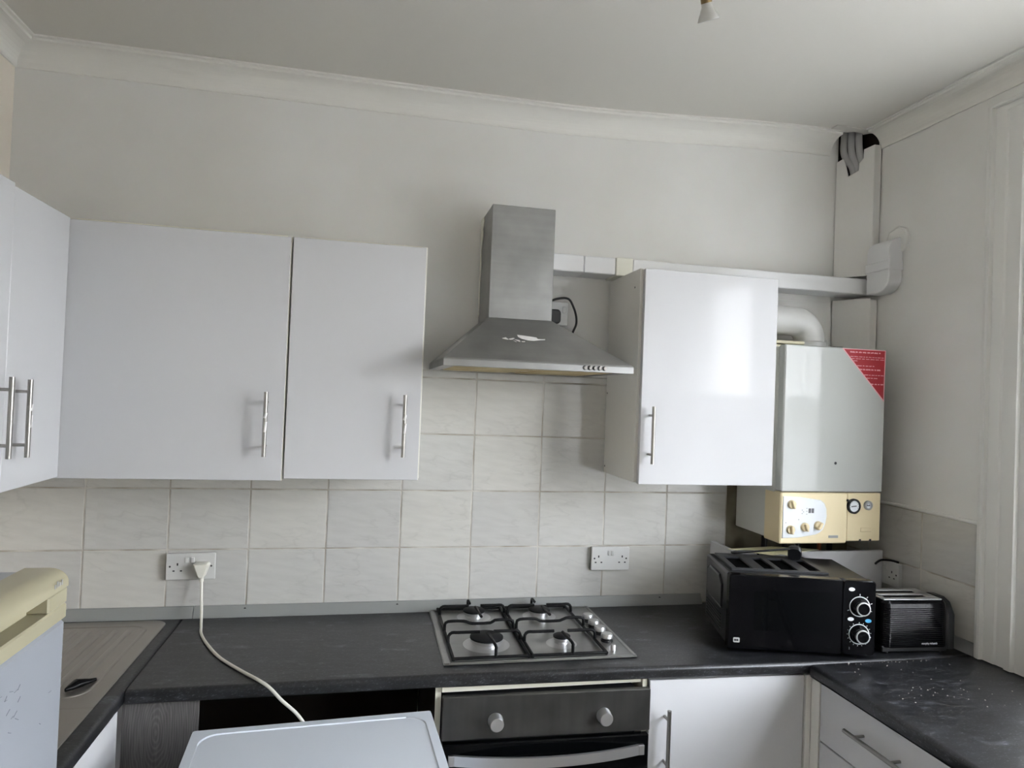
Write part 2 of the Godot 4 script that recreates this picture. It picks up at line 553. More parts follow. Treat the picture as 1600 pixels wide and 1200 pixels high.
# ------------------------------------------------------------------ room shell
func room():
	var m := mb()
	cbox(m, Vector3(XL - 0.3, -0.2, -0.3), Vector3(XR + 0.3, 0, ZF + 0.3), 0.0)
	struct(commit(m, "floor", M.floor), "worn brown floor under the kitchen units", "floor")
	m = mb()
	cbox(m, Vector3(XL - 0.3, 0, -0.3), Vector3(XR + 0.3, 2.95, 0), 0.0)
	var wb := commit(m, "wall_back", M.wall)
	struct(wb, "off-white painted wall behind the hob, tiled below", "wall")
	m = mb()
	cbox(m, Vector3(XL - 0.3, 0, 0), Vector3(XL, 2.95, ZF), 0.0)
	struct(commit(m, "wall_left", M.wall_warm), "off-white painted wall on the sink side", "wall")
	m = mb()
	cbox(m, Vector3(XL - 0.3, 0, ZF), Vector3(XR + 0.3, 2.95, ZF + 0.3), 0.0)
	struct(commit(m, "wall_front", M.wall), "off-white painted wall opposite the hob", "wall")
	# right wall with the window opening
	m = mb()
	cbox(m, Vector3(XR, 0, 0), Vector3(XR + 0.3, 2.95, WINS[0][0]), 0.0)
	cbox(m, Vector3(XR, 0, WINS[0][1]), Vector3(XR + 0.3, 2.95, WINS[1][0]), 0.0)
	cbox(m, Vector3(XR, 0, WINS[1][1]), Vector3(XR + 0.3, 2.95, ZF), 0.0)
	for w in WINS:
		cbox(m, Vector3(XR, 0, w[0]), Vector3(XR + 0.3, WY0, w[1]), 0.0)
		cbox(m, Vector3(XR, WY1, w[0]), Vector3(XR + 0.3, 2.95, w[1]), 0.0)
	struct(commit(m, "wall_right", M.wall), "off-white painted wall with the window beside the boiler", "wall")
	# ceiling, which sags a little; open over the pipe corner
	m = mb()
	var xs := []
	for i in 25: xs.append(lerpf(XL - 0.05, 2.645, i / 24.0))
	xs.append(XR + 0.05)
	for i in xs.size() - 1:
		var a: float = xs[i]; var b: float = xs[i + 1]
		var z0 := 0.12 if i == xs.size() - 2 else -0.05
		var na := Vector3((ceil_y(a + 0.02) - ceil_y(a - 0.02)) / 0.04, -1, 0).normalized()
		var nb := Vector3((ceil_y(b + 0.02) - ceil_y(b - 0.02)) / 0.04, -1, 0).normalized()
		var p := [Vector3(a, ceil_y(a), z0), Vector3(b, ceil_y(b), z0), Vector3(b, ceil_y(b), ZF + 0.05), Vector3(a, ceil_y(a), ZF + 0.05)]
		tri(m, p[0], p[1], p[2], na, nb, nb)
		tri(m, p[0], p[2], p[3], na, nb, na)
		quad(m, Vector3(a, 2.9, z0), Vector3(b, 2.9, z0), Vector3(b, 2.9, ZF + 0.05), Vector3(a, 2.9, ZF + 0.05), Vector3.UP)
		quad(m, p[0], p[1], Vector3(b, 2.9, z0), Vector3(a, 2.9, z0), Vector3.FORWARD)
	quad(m, Vector3(2.645, ceil_y(2.645), -0.05), Vector3(2.645, ceil_y(2.645), 0.12), Vector3(2.645, 2.9, 0.12), Vector3(2.645, 2.9, -0.05), Vector3.RIGHT)
	var ce := commit(m, "ceiling", M.ceil)
	struct(ce, "dull white painted ceiling", "ceiling")
	box(ce, "ceiling_void", Vector3(XL - 0.3, 2.9, -0.3), Vector3(XR + 0.3, 2.95, ZF + 0.3), M.void, 0.0)
	# torn plaster round the hole
	m = mb()
	m.x = Transform3D(Basis(Vector3.RIGHT, Vector3.BACK, Vector3.UP), Vector3(0, ceil_y(2.7) - 0.004, 0))
	prism(m, PackedVector2Array([Vector2(2.60, 0.125), Vector2(2.80, 0.125), Vector2(2.795, 0.10), Vector2(2.77, 0.096), Vector2(2.755, 0.075), Vector2(2.735, 0.088), Vector2(2.70, 0.09), Vector2(2.675, 0.075), Vector2(2.655, 0.083), Vector2(2.635, 0.07), Vector2(2.645, 0.055), Vector2(2.625, 0.06), Vector2(2.60, 0.05)]), 0.0, 0.012, 0.001)
	commit(m, "torn_plaster", M.ceil, ce)
	# coved cornices
	var prof := [Vector2(0, -0.074), Vector2(0.006, -0.074), Vector2(0.009, -0.068)]
	for k in 9:
		var t := deg_to_rad(90.0 * k / 8.0)
		prof.append(Vector2(0.009 + 0.068 * (1.0 - cos(t)), -0.068 + 0.055 * sin(t)))
	prof += [Vector2(0.079, -0.006), Vector2(0.090, -0.006), Vector2(0.090, 0.001)]
	var st := []
	for i in 30:
		var x := lerpf(XL, 2.662, i / 29.0)
		st.append([Vector3(x, ceil_y(x), 0), Vector3(0, 0, 1)])
	st[0] = [Vector3(XL, ceil_y(XL), 0), Vector3(1, 0, 1)]
	m = mb()
	mould(m, prof, st)
	# broken end
	for k in prof.size() - 1:
		tri(m, Vector3(2.662, ceil_y(2.662), 0), Vector3(2.662, ceil_y(2.662) + prof[k].y, prof[k].x), Vector3(2.662, ceil_y(2.662) + prof[k + 1].y, prof[k + 1].x), Vector3.RIGHT, Vector3.RIGHT, Vector3.RIGHT)
	struct(commit(m, "trim_1", M.cornice), "coved plaster cornice along the top of the hob wall", "cornice")
	m = mb()
	mould(m, prof, [[Vector3(XL, ceil_y(XL), 0), Vector3(1, 0, 1)], [Vector3(XL, ceil_y(XL), ZF), Vector3(1, 0, -1)]])
	struct(commit(m, "trim_2", M.cornice), "coved plaster cornice along the top of the sink-side wall", "cornice")
	m = mb()
	var cy := ceil_y(2.73)
	mould(m, prof, [[Vector3(XR, cy, 0.125), Vector3(-0.8, 0, 0)], [Vector3(XR, cy, ZF), Vector3(-0.8, 0, -0.8)]])
	struct(commit(m, "trim_3", M.cornice), "coved plaster cornice above the window wall", "cornice")
	m = mb()
	mould(m, prof, [[Vector3(XL, ceil_y(XL), ZF), Vector3(1, 0, -1)], [Vector3(XR, cy, ZF), Vector3(-0.8, 0, -0.8)]])
	struct(commit(m, "trim_4", M.cornice), "coved plaster cornice on the wall opposite the hob", "cornice")

const WINS := [[0.775, 2.35], [3.0, 4.05]]     # where the two windows stand along the right wall
const WY0 := 0.98
const WY1 := 2.58

func window(WZ0: float, WZ1: float, nth: int):
	# architrave round the opening: stepped moulding
	var w := 0.157
	var prof := PackedVector2Array([Vector2(0, 0), Vector2(0, 0.030), Vector2(0.012, 0.034), Vector2(0.020, 0.034), Vector2(0.024, 0.022), Vector2(0.060, 0.022), Vector2(0.066, 0.018), Vector2(0.092, 0.018), Vector2(0.098, 0.026), Vector2(0.118, 0.026), Vector2(0.124, 0.016), Vector2(w, 0.016), Vector2(w, 0)])
	var low := WT + 0.001 if nth == 1 else 0.85
	# swept round the opening with mitred corners; the head is narrower than the uprights
	var stn := [[Vector3(XR, low, WZ0), Vector3(0, 0, -1)], [Vector3(XR, WY1, WZ0), Vector3(0, 0.48, -1)], [Vector3(XR, WY1, WZ1), Vector3(0, 0.48, 1)], [Vector3(XR, low, WZ1), Vector3(0, 0, 1)]]
	var m := mb()
	for i in 3:
		for k in prof.size() - 1:
			var P := []
			for q in [[i, k], [i + 1, k], [i + 1, k + 1], [i, k + 1]]:
				var S: Array = stn[q[0]]
				var d: Vector2 = prof[q[1]]
				P.append(S[0] + S[1] * (w - d.x) + Vector3.LEFT * d.y)
			var e: Vector2 = prof[k + 1] - prof[k]
			var outw := Vector3(0, 0, -1) if i == 0 else (Vector3(0, 1, 0) if i == 1 else Vector3(0, 0, 1))
			var nn := (outw * e.y + Vector3.LEFT * e.x).normalized()
			quad(m, P[0], P[1], P[2], P[3], nn)
	for b in [0, 3]:
		var pts := PackedVector2Array(prof)
		var ix := Geometry2D.triangulate_polygon(pts)
		for k in range(0, ix.size(), 3):
			var Q := []
			for c in 3:
				var d: Vector2 = prof[ix[k + c]]
				Q.append(stn[b][0] + stn[b][1] * (w - d.x) + Vector3.LEFT * d.y)
			tri(m, Q[0], Q[1], Q[2], Vector3.DOWN, Vector3.DOWN, Vector3.DOWN)
	struct(commit(m, "trim_5" if nth == 1 else "trim_9", M.gloss_paint), "white moulded architrave round the window beside the toaster" if nth == 1 else "white moulded architrave round the far window", "architrave")
	# sash window
	var wn := Node3D.new()
	wn.name = "window_%d" % nth
	add_child(wn)
	struct(wn, "white sash window over the right-hand worktop" if nth == 1 else "white sash window further along the right-hand wall", "window")
	var fx := XR + 0.10
	m = mb()
	cbox(m, Vector3(XR + 0.02, WY0, WZ0), Vector3(XR + 0.24, WY1, WZ0 + 0.035), 0.003)
	cbox(m, Vector3(XR + 0.02, WY0, WZ1 - 0.035), Vector3(XR + 0.24, WY1, WZ1), 0.003)
	cbox(m, Vector3(XR + 0.02, WY1 - 0.16, WZ0 + 0.035), Vector3(XR + 0.24, WY1, WZ1 - 0.035), 0.003)
	cbox(m, Vector3(XR - 0.04, WY0, WZ0 + 0.035), Vector3(XR + 0.28, WY0 + 0.03, WZ1 - 0.035), 0.006)
	commit(m, "window_frame", M.gloss_paint, wn)
	var mid := 1.70
	for s in [[WY0 + 0.03, mid + 0.025, fx], [mid - 0.025, WY1 - 0.16, fx + 0.05]]:
		var y0: float = s[0]; var y1: float = s[1]; var x: float = s[2]
		var z0 := WZ0 + 0.035; var z1 := WZ1 - 0.035
		var sash := mb()
		cbox(sash, Vector3(x, y0, z0), Vector3(x + 0.045, y1, z0 + 0.05), 0.004)
		cbox(sash, Vector3(x, y0, z1 - 0.05), Vector3(x + 0.045, y1, z1), 0.004)
		cbox(sash, Vector3(x, y0, z0 + 0.05), Vector3(x + 0.045, y0 + 0.055, z1 - 0.05), 0.004)
		cbox(sash, Vector3(x, y1 - 0.05, z0 + 0.05), Vector3(x + 0.045, y1, z1 - 0.05), 0.004)
		cbox(sash, Vector3(x + 0.01, y0 + 0.05, (z0 + z1) / 2 - 0.011), Vector3(x + 0.035, y1 - 0.05, (z0 + z1) / 2 + 0.011), 0.003)
		var sn := commit(sash, "sash", M.gloss_paint, wn)
		for h in 2:
			var za := z0 + 0.05 if h == 0 else (z0 + z1) / 2 + 0.011
			var zb := (z0 + z1) / 2 - 0.011 if h == 0 else z1 - 0.05
			var g := mb()
			quad(g, Vector3(x + 0.022, y0 + 0.055, za), Vector3(x + 0.022, y0 + 0.055, zb), Vector3(x + 0.022, y1 - 0.05, zb), Vector3(x + 0.022, y1 - 0.05, za), Vector3.LEFT)
			commit(g, "pane", M.glass, sn)
	# net curtains inside the glass; over the worktop they leave a gap in the middle
	if nth == 1:
		net(WZ0 + 0.04, 1.47, "wider white net curtain in the worktop window, on the boiler side")
		net(1.99, WZ1 - 0.04, "narrow white net curtain at the far side of the worktop window")
	else:
		net(WZ0 + 0.04, WZ1 - 0.04, "wide white net curtain across the far window")

func net(za: float, zb: float, label: String):
	var c := mb()
	var nz := int((zb - za) * 110.0)
	for i in nz:
		var P := []
		for q in [[i, 0], [i + 1, 0], [i + 1, 1], [i, 1]]:
			var z := lerpf(za, zb, float(q[0]) / nz)
			var wv := sin(z * 85.0 + 0.8 * sin(z * 17.0)) * (0.010 + 0.004 * sin(z * 27.0))
			P.append([Vector3(XR + 0.055 + wv, WY0 + 0.045 if q[1] == 0 else WY1 - 0.165, z), wv])
		var sl: float = (P[1][1] - P[0][1]) / ((zb - za) / nz)
		quad(c, P[0][0], P[1][0], P[2][0], P[3][0], Vector3(-1, 0, sl).normalized())
	tag(commit(c, "net_curtain", M.net), label, "curtain")

# ------------------------------------------------------------------ tiles
func wall_tiles():
	var wb := get_node("wall_back")
	var wr := get_node("wall_right")
	var th := 0.008
	var j := 0.0021
	var rng := RandomNumberGenerator.new()
	rng.seed = 5
	# bedding and grout, set back from the tile faces
	var m := mb()
	cbox(m, Vector3(XL, WT - 0.03, 0), Vector3(2.252, 1.53, th - 0.003), 0.0)
	cbox(m, Vector3(1.0, 1.53, 0), Vector3(1.76, 1.757, th - 0.003), 0.0)
	commit(m, "grout", M.grout, wb)
	var shared := {}
	for r in 5:
		for k in range(-1, 9):
			if r >= 3 and (k < 4 or k > 6): continue
			var x0 := 0.25 * k; var x1 := x0 + 0.25
			if k == -1: x0 = XL
			var y0 := 0.93 + 0.2 * r; var y1 := y0 + 0.2
			if r == 4: y1 = 1.757
			if r == 0: y0 = WT
			var key := "%d_%.3f_%.3f" % [rng.randi() % 6, x1 - x0, y1 - y0]
			tile(wb, shared, key, Vector3(x0 + j, y0 + j, th / 2 - 0.002 + rng.randf() * 0.0008), x1 - x0 - 2 * j, y1 - y0 - 2 * j, th, 0.0, rng)
	# grubby strip of bare wall between the last tile and the boiler
	box(wb, "bare_plaster", Vector3(2.253, WT - 0.03, 0), Vector3(2.80, 1.45, 0.004), M.grime, 0.0)
	# right wall: two courses up to the architrave
	m = mb()
	cbox(m, Vector3(XR - th + 0.003, WT - 0.03, 0), Vector3(XR, 1.322, 0.617), 0.0)
	commit(m, "grout", M.grout, wr)
	for r in 2:
		for k in 3:
			var z0: float = [0.0, 0.13, 0.378][k]; var z1: float = [0.13, 0.378, 0.616][k]
			var y0: float = [WT, 1.122][r]; var y1: float = [1.122, 1.322][r]
			var key := "r%d_%.3f_%.3f" % [rng.randi() % 6, z1 - z0, y1 - y0]
			tile(wr, shared, key, Vector3(XR - th / 2 + 0.002, y0 + j, z1 - j), z1 - z0 - 2 * j, y1 - y0 - 2 * j, th, 90.0, rng)
	# rounded plaster lip on top of the tiles
	m = mb()
	tube(m, [Vector3(XR - 0.002, 1.327, 0.0), Vector3(XR - 0.002, 1.329, 0.3), Vector3(XR - 0.002, 1.326, 0.617)], 0.009, 10, 0.007)
	commit(m, "plaster_lip", M.gloss_paint, wr)
	# grey plastic sealing strip along the worktop
	var pr := PackedVector2Array([Vector2(0.009, WT + 0.0005), Vector2(0.030, WT + 0.0005), Vector2(0.028, WT + 0.010), Vector2(0.020, WT + 0.022), Vector2(0.014, WT + 0.035), Vector2(0.009, WT + 0.036)])
	for s in [[XL + 0.002, 0.340], [0.342, 2.15]]:
		m = mb()
		# extrude along x: local x -> z, local y -> y
		m.x = Transform3D(Basis(Vector3.BACK, Vector3.UP, Vector3.LEFT), Vector3.ZERO)
		prism(m, pr, -float(s[1]), -float(s[0]), 0.0, 40.0)
		var o := commit(m, "trim_6" if s[0] < 0 else "trim_7", M.upstand)
		struct(o, "grey plastic sealing strip behind the sink" if s[0] < 0 else "long grey plastic sealing strip behind the hob", "sealing strip")
		for xx in ([0.5, 1.0, 1.98] if s[0] > 0 else []):
			var n := mb()
			n.x = Transform3D(Basis(), Vector3(xx, WT + 0.025, 0.0165))
			prism(n, disc(0.004, 10), 0.0, 0.002)
			commit(n, "screw", M.rubber, o)
	m = mb()
	m.x = Transform3D(Basis(Vector3.LEFT, Vector3.UP, Vector3.BACK), Vector3(XR, 0, 0))
	prism(m, pr, 0.26, 0.615, 0.0, 40.0)
	struct(commit(m, "trim_8", M.upstand), "short grey plastic sealing strip behind the toaster", "sealing strip")

func tile(parent: Node, shared: Dictionary, key: String, at: Vector3, w: float, h: float, th: float, turn: float, rng):
	if not shared.has(key):
		var m := mb()
		cbox(m, Vector3(0, 0, -th / 2), Vector3(w, h, th / 2), 0.0016, Vector2(rng.randf(), rng.randf()))
		var o := commit(m, "tile", M.tile[rng.randi() % 3], parent)
		shared[key] = o.mesh
		o.position = at
		o.rotation_degrees.y = turn
		return
	var o := MeshInstance3D.new()
	o.mesh = shared[key]
	o.name = "tile"
	parent.add_child(o, true)
	o.position = at
	o.rotation_degrees.y = turn

# ------------------------------------------------------------------ cabinets
# bar handle along `dir`, standing `out` from `at` (the middle, on the door face)
func handle(parent: Node, at: Vector3, dir: Vector3, out: Vector3, length := 0.187, worn := false):
	var m := mb()
	var a := at + out * 0.033
	tube(m, [a - dir * length / 2, a + dir * length / 2], 0.006, 12)
	for s in [-1.0, 1.0]:
		tube(m, [at + dir * 0.064 * s, a + dir * 0.064 * s], 0.004, 10)
	var h := commit(m, "handle", M.chrome, parent)
	if worn:
		var f := mb()
		var side := dir.cross(out).normalized()
		for q in [[-0.022, 0.030, 0.3], [0.018, 0.016, -0.4]]:
			var p: Vector3 = a + dir * float(q[0])
			tube(f, [p + out * 0.003 + side * 0.002 * float(q[2]), p + dir * float(q[1]) + out * 0.003 + side * 0.003], 0.0042, 8)
		var fo := commit(f, "peeling_film", M.flake, h)
		fo.set_meta("label", "white peeling film on the handle")
	return h

# a door slab in the xy plane (front towards +z) or zy plane (front towards +x or -x)
func door(parent: Node, lo: Vector3, hi: Vector3, called := "door") -> MeshInstance3D:
	var d := box(parent, called, lo, hi, M.door, 0.0015)
	return d

func edge_band(d: Node, lo: Vector3, hi: Vector3):
	box(d, "edge_band", lo, hi, M.band, 0.0005)

func carcass(t: Node, lo: Vector3, hi: Vector3):
	# sides, top, bottom and back boards of 16 mm
	var b := 0.016
	box(t, "side_panel", lo, Vector3(lo.x + b, hi.y, hi.z), M.carcass, 0.001)
	box(t, "side_panel", Vector3(hi.x - b, lo.y, lo.z), hi, M.carcass, 0.001)
	box(t, "bottom_panel", Vector3(lo.x + b, lo.y, lo.z), Vector3(hi.x - b, lo.y + b, hi.z), M.band, 0.001)
	box(t, "top_panel", Vector3(lo.x + b, hi.y - b, lo.z), Vector3(hi.x - b, hi.y, hi.z), M.band, 0.001)
	box(t, "back_board", Vector3(lo.x + b, lo.y + b, lo.z), Vector3(hi.x - b, hi.y - b, lo.z + 0.006), M.carcass, 0.0)

func wall_cabinets():
	var zb := 0.010
	# wide corner cabinet
	var t := thing("wall_cabinet", "wide white wall cabinet in the corner above the sink drainer", "cabinet", Vector3(0.34, 1.402, 0.16))
	carcass(t, Vector3(0.035, 1.405, zb), Vector3(0.634, 2.128, 0.300))
	var d := door(t, Vector3(0.030, 1.401, 0.3015), Vector3(0.631, 2.121, 0.3195))
	edge_band(d, Vector3(0.631, 1.401, 0.3025), Vector3(0.6322, 2.121, 0.3185))
	handle(d, Vector3(0.584, 1.567, 0.3195), Vector3.UP, Vector3.BACK, 0.187, true)
	# narrow cabinet next to the hood
	t = thing("wall_cabinet", "narrow white wall cabinet just left of the cooker hood", "cabinet", Vector3(0.83, 1.407, 0.16))
	carcass(t, Vector3(0.637, 1.41, zb), Vector3(1.034, 2.128, 0.300))
	d = door(t, Vector3(0.6375, 1.407, 0.3015), Vector3(1.030, 2.122, 0.3195))
	edge_band(d, Vector3(1.030, 1.407, 0.3025), Vector3(1.0315, 2.122, 0.3185))
	handle(d, Vector3(0.981, 1.573, 0.3195), Vector3.UP, Vector3.BACK, 0.187, true)
	# cabinet between hood and boiler
	t = thing("wall_cabinet", "glossy white wall cabinet between the cooker hood and the boiler", "cabinet", Vector3(1.99, 1.403, 0.16))
	carcass(t, Vector3(1.741, 1.406, zb), Vector3(2.245, 2.118, 0.300))
	d = door(t, Vector3(1.750, 1.402, 0.3025), Vector3(2.240, 2.114, 0.3205))
	handle(d, Vector3(1.782, 1.566, 0.3205), Vector3.UP, Vector3.BACK)
	for yy in [1.43, 1.70, 2.06]:
		var m := mb()
		m.x = Transform3D(Basis(Vector3.BACK, Vector3.UP, Vector3.LEFT), Vector3(1.741, yy, 0.022 if yy < 2.0 else 0.255))
		prism(m, disc(0.0035, 10), -0.0005, 0.0008)
		commit(m, "screw", M.print_grey, t)
	# double-door cabinet on the left wall
	t = thing("wall_cabinet", "white double-door wall cabinet on the left wall above the fridge", "cabinet", Vector3(-0.11, 1.405, 0.62))
	box(t, "side_panel", Vector3(XL + 0.003, 1.41, 0.322), Vector3(0.025, 2.125, 0.338), M.carcass, 0.001)
	box(t, "side_panel", Vector3(XL + 0.003, 1.41, 0.900), Vector3(0.025, 2.125, 0.916), M.carcass, 0.001)
	box(t, "bottom_panel", Vector3(XL + 0.003, 1.41, 0.338), Vector3(0.025, 1.426, 0.900), M.band, 0.001)
	box(t, "top_panel", Vector3(XL + 0.003, 2.109, 0.338), Vector3(0.025, 2.125, 0.900), M.band, 0.001)
	box(t, "back_board", Vector3(XL + 0.003, 1.426, 0.338), Vector3(XL + 0.009, 2.109, 0.900), M.carcass, 0.0)
	d = door(t, Vector3(0.0265, 1.405, 0.322), Vector3(0.0445, 2.124, 0.618))
	handle(d, Vector3(0.0445, 1.578, 0.574), Vector3.UP, Vector3.RIGHT, 0.187, true)
	d = door(t, Vector3(0.0265, 1.407, 0.6215), Vector3(0.0455, 2.131, 0.916))
	handle(d, Vector3(0.0455, 1.583, 0.662), Vector3.UP, Vector3.RIGHT)

# ------------------------------------------------------------------ cooker hood
func hood():
	var t := thing("cooker_hood", "grey steel chimney cooker hood above the gas hob", "cooker hood", Vector3(1.366, 1.745, 0.24))
	var x0 := 1.078; var x1 := 1.656; var zf := 0.478; var y0 := 1.7575; var y1 := 1.779
	var cx0 := 1.247; var cx1 := 1.462; var cz := 0.222; var cy := 1.932
	var zb := 0.010
	# canopy: lip and four sloping faces
	var m := mb()
	var A := [Vector3(x0, y1, zb), Vector3(x1, y1, zb), Vector3(x1, y1, zf), Vector3(x0, y1, zf)]
	var B := [Vector3(cx0, cy, zb), Vector3(cx1, cy, zb), Vector3(cx1, cy, cz), Vector3(cx0, cy, cz)]
	var L := [Vector3(x0, y0, zb), Vector3(x1, y0, zb), Vector3(x1, y0, zf), Vector3(x0, y0, zf)]
	var out := [Vector3.FORWARD, Vector3.RIGHT, Vector3.BACK, Vector3.LEFT]
	for i in 4:
		var k := (i + 1) % 4
		var n: Vector3 = (B[i] - A[i]).cross(A[k] - A[i]).normalized()
		if n.dot(out[i] + Vector3.UP) < 0: n = -n
		# small rolled edge where slope meets lip
		var ia: Vector3 = A[i] + (B[i] - A[i]) * 0.015; var ik: Vector3 = A[k] + (B[k] - A[k]) * 0.015
		quad(m, ia, ik, B[k], B[i], n)
		var la: Vector3 = A[i] - Vector3.UP * 0.003; var lk: Vector3 = A[k] - Vector3.UP * 0.003
		quad(m, la, lk, ik, ia, (n + out[i]).normalized())
		quad(m, L[i], L[k], lk, la, out[i])
	# under rim
	for r in [[x0, x1, zb, zb + 0.03], [x0, x1, zf - 0.035, zf], [x0, x0 + 0.035, zb + 0.03, zf - 0.035], [x1 - 0.035, x1, zb + 0.03, zf - 0.035]]:
		quad(m, Vector3(r[0], y0, r[2]), Vector3(r[1], y0, r[2]), Vector3(r[1], y0, r[3]), Vector3(r[0], y0, r[3]), Vector3.DOWN)
	commit(m, "canopy", M.steel, t)
	# greasy filters in the underside
	for f in 2:
		var xa := x0 + 0.035 + f * (x1 - x0 - 0.07) / 2
		var xb := xa + (x1 - x0 - 0.07) / 2 - 0.004
		m = mb()
		cbox(m, Vector3(xa, y0 + 0.002, zb + 0.032), Vector3(xb, y0 + 0.012, zf - 0.037), 0.002)
		for s in 14:
			var zz := lerpf(zb + 0.05, zf - 0.055, s / 13.0)
			tube(m, [Vector3(xa + 0.01, y0 + 0.002, zz), Vector3(xb - 0.01, y0 + 0.002, zz)], 0.003, 6)
		var fo := commit(m, "grease_filter", M.grease, t)
		fo.set_meta("label", "yellowed mesh filter under the hood")
	m = mb()
	var rr := 0.0
	cbox(m, Vector3(cx0, cy - 0.004, zb), Vector3(cx1, 2.306, cz), 0.0015)
	commit(m, "chimney", M.steel, t)
	# broken filler along the wall edge of the chimney
	m = mb()
	m.x = Transform3D(Basis(Vector3.BACK, Vector3.UP, Vector3.LEFT), Vector3(cx0, 0, 0))
	prism(m, PackedVector2Array([Vector2(0.010, 1.95), Vector2(0.03, 1.96), Vector2(0.026, 2.05), Vector2(0.036, 2.12), Vector2(0.030, 2.19), Vector2(0.055, 2.235), Vector2(0.045, 2.265), Vector2(0.07, 2.285), Vector2(0.06, 2.303), Vector2(0.010, 2.303)]), 0.0003, 0.0035, 0.0008)
	commit(m, "filler", M.duct_cream, t)
	for i in 5:
		m = mb()
		m.x = Transform3D(Basis(), Vector3(1.503 + 0.0153 * i, 1.7690, zf))
		prism(m, disc(0.0056, 14), -0.001, 0.004, 0.001)
		var bt := commit(m, "button", M.chrome, t)
		m = mb()
		m.x = Transform3D(Basis(), Vector3(1.503 + 0.0153 * i - 0.0028, 1.7690, zf))
		prism(m, disc(0.0070, 14), -0.001, 0.0008)
		commit(m, "button_ring", M.rubber, bt)
	# torn white label left on the slope
	var n := Vector3(0, zf - cz, cy - y1).normalized()
	var upv := Vector3(0, cy - y1, cz - zf).normalized()
	var o := Vector3(1.335, 0, 0)
	o += Vector3(0, lerpf(y1, cy, 0.50), lerpf(zf, cz, 0.50)) + n * 0.0004
	m = mb()
	m.x = Transform3D(Basis(Vector3.RIGHT, upv, n), o)
	for pl in [[-0.012, 0.026, 0.048, 0.014, 0.050, 0.004, 0.062, 0.004, 0.075, 0.006, 0.073, 0.0, 0.058, -0.002, 0.036, -0.010, 0.016, -0.010, -0.002, -0.001, -0.012, 0.012],
			[-0.065, -0.004, -0.052, 0.004, -0.050, -0.002, -0.046, -0.012, -0.056, -0.010], [-0.044, -0.006, -0.030, 0.002, -0.024, 0.001, -0.034, -0.010, -0.042, -0.011],
			[-0.026, -0.008, -0.010, -0.012, -0.011, -0.024, -0.018, -0.018], [-0.032, -0.016, -0.022, -0.022, -0.024, -0.026], [-0.006, -0.018, 0.006, -0.016, 0.004, -0.022, -0.004, -0.023]]:
		var p := PackedVector2Array()
		for k in range(0, pl.size(), 2): p.append(Vector2(pl[k], pl[k + 1]))
		prism(m, p, 0.0, 0.0006)
	var fl := commit(m, "torn_label", M.flake, t)
	fl.set_meta("label", "torn remains of a white paper label")

# ------------------------------------------------------------------ extraction duct
func duct():
	var t := thing("ventilation_duct", "white flat plastic duct running from the hood to the right wall", "duct", Vector3(2.1, 2.125, 0.06))
	var y0 := 2.1255; var y1 := 2.186; var zf := 0.112
	m_box(t, "channel", Vector3(1.464, y0, 0.003), Vector3(1.603, y1, zf), M.duct)
	m_box(t, "channel", Vector3(1.6045, y0, 0.003), Vector3(1.722, y1, zf), M.duct)
	m_box(t, "coupling", Vector3(1.723, y0 - 0.003, 0.002), Vector3(1.788, y1 + 0.003, zf + 0.003), M.duct_cream)
	m_box(t, "channel", Vector3(1.789, y0, 0.003), Vector3(2.790, y1, zf), M.duct)
	# bend on the right wall: comes forward, turns up and goes into the wall
	var m := mb()
	m.x = Transform3D(Basis(Vector3.BACK, Vector3.UP, Vector3.LEFT), Vector3(XR, 0, 0))
	var p := PackedVector2Array([Vector2(0.135, 2.119)])
	for k in 9:
		var a := deg_to_rad(-90.0 + 90.0 * k / 8.0)
		p.append(Vector2(0.190 + 0.060 * cos(a), 2.175 + 0.056 * sin(a)))
	p.append(Vector2(0.250, 2.255)); p.append(Vector2(0.135, 2.255))
	prism(m, p, 0.001, 0.060, 0.003)
	commit(m, "bend", M.duct, t)
	m = mb()
	m.x = Transform3D(Basis(Vector3.BACK, Vector3.UP, Vector3.LEFT), Vector3(XR, 0, 0))
	prism(m, PackedVector2Array([Vector2(0.130, 2.200), Vector2(0.255, 2.200), Vector2(0.255, 2.236), Vector2(0.130, 2.236)]), 0.001, 0.064, 0.003)
	commit(m, "coupling", M.duct, t)
	# upper bend, curving back into the wall
	m = mb()
	var q := PackedVector2Array([Vector2(0, 2.236), Vector2(-0.060, 2.236)])
	for k in 8:
		var a := deg_to_rad(90.0 * k / 7.0)
		q.append(Vector2(-0.060 + 0.058 * (1.0 - cos(a)), 2.272 + 0.052 * sin(a)))
	q.append(Vector2(0, 2.324))
	m.x = Transform3D(Basis(Vector3.RIGHT, Vector3.UP, Vector3.BACK), Vector3(XR - 0.001, 0, 0))
	prism(m, q, 0.137, 0.248, 0.0008)
	commit(m, "bend", M.duct, t)
	# plaster daubed round the hole
	m = mb()
	m.x = Transform3D(Basis(Vector3.BACK, Vector3.UP, Vector3.LEFT), Vector3(XR, 2.315, 0.215))
	prism(m, PackedVector2Array([Vector2(-0.05, -0.01), Vector2(0.02, -0.05), Vector2(0.055, -0.035), Vector2(0.07, 0.0), Vector2(0.055, 0.04), Vector2(0.02, 0.055), Vector2(-0.03, 0.04)]), 0.0, 0.010, 0.009, 60.0)
	commit(m, "filler", M.wall, t)

func m_box(t: Node, called: String, lo: Vector3, hi: Vector3, mt: Material) -> MeshInstance3D:
	return box(t, called, lo, hi, mt, 0.003)

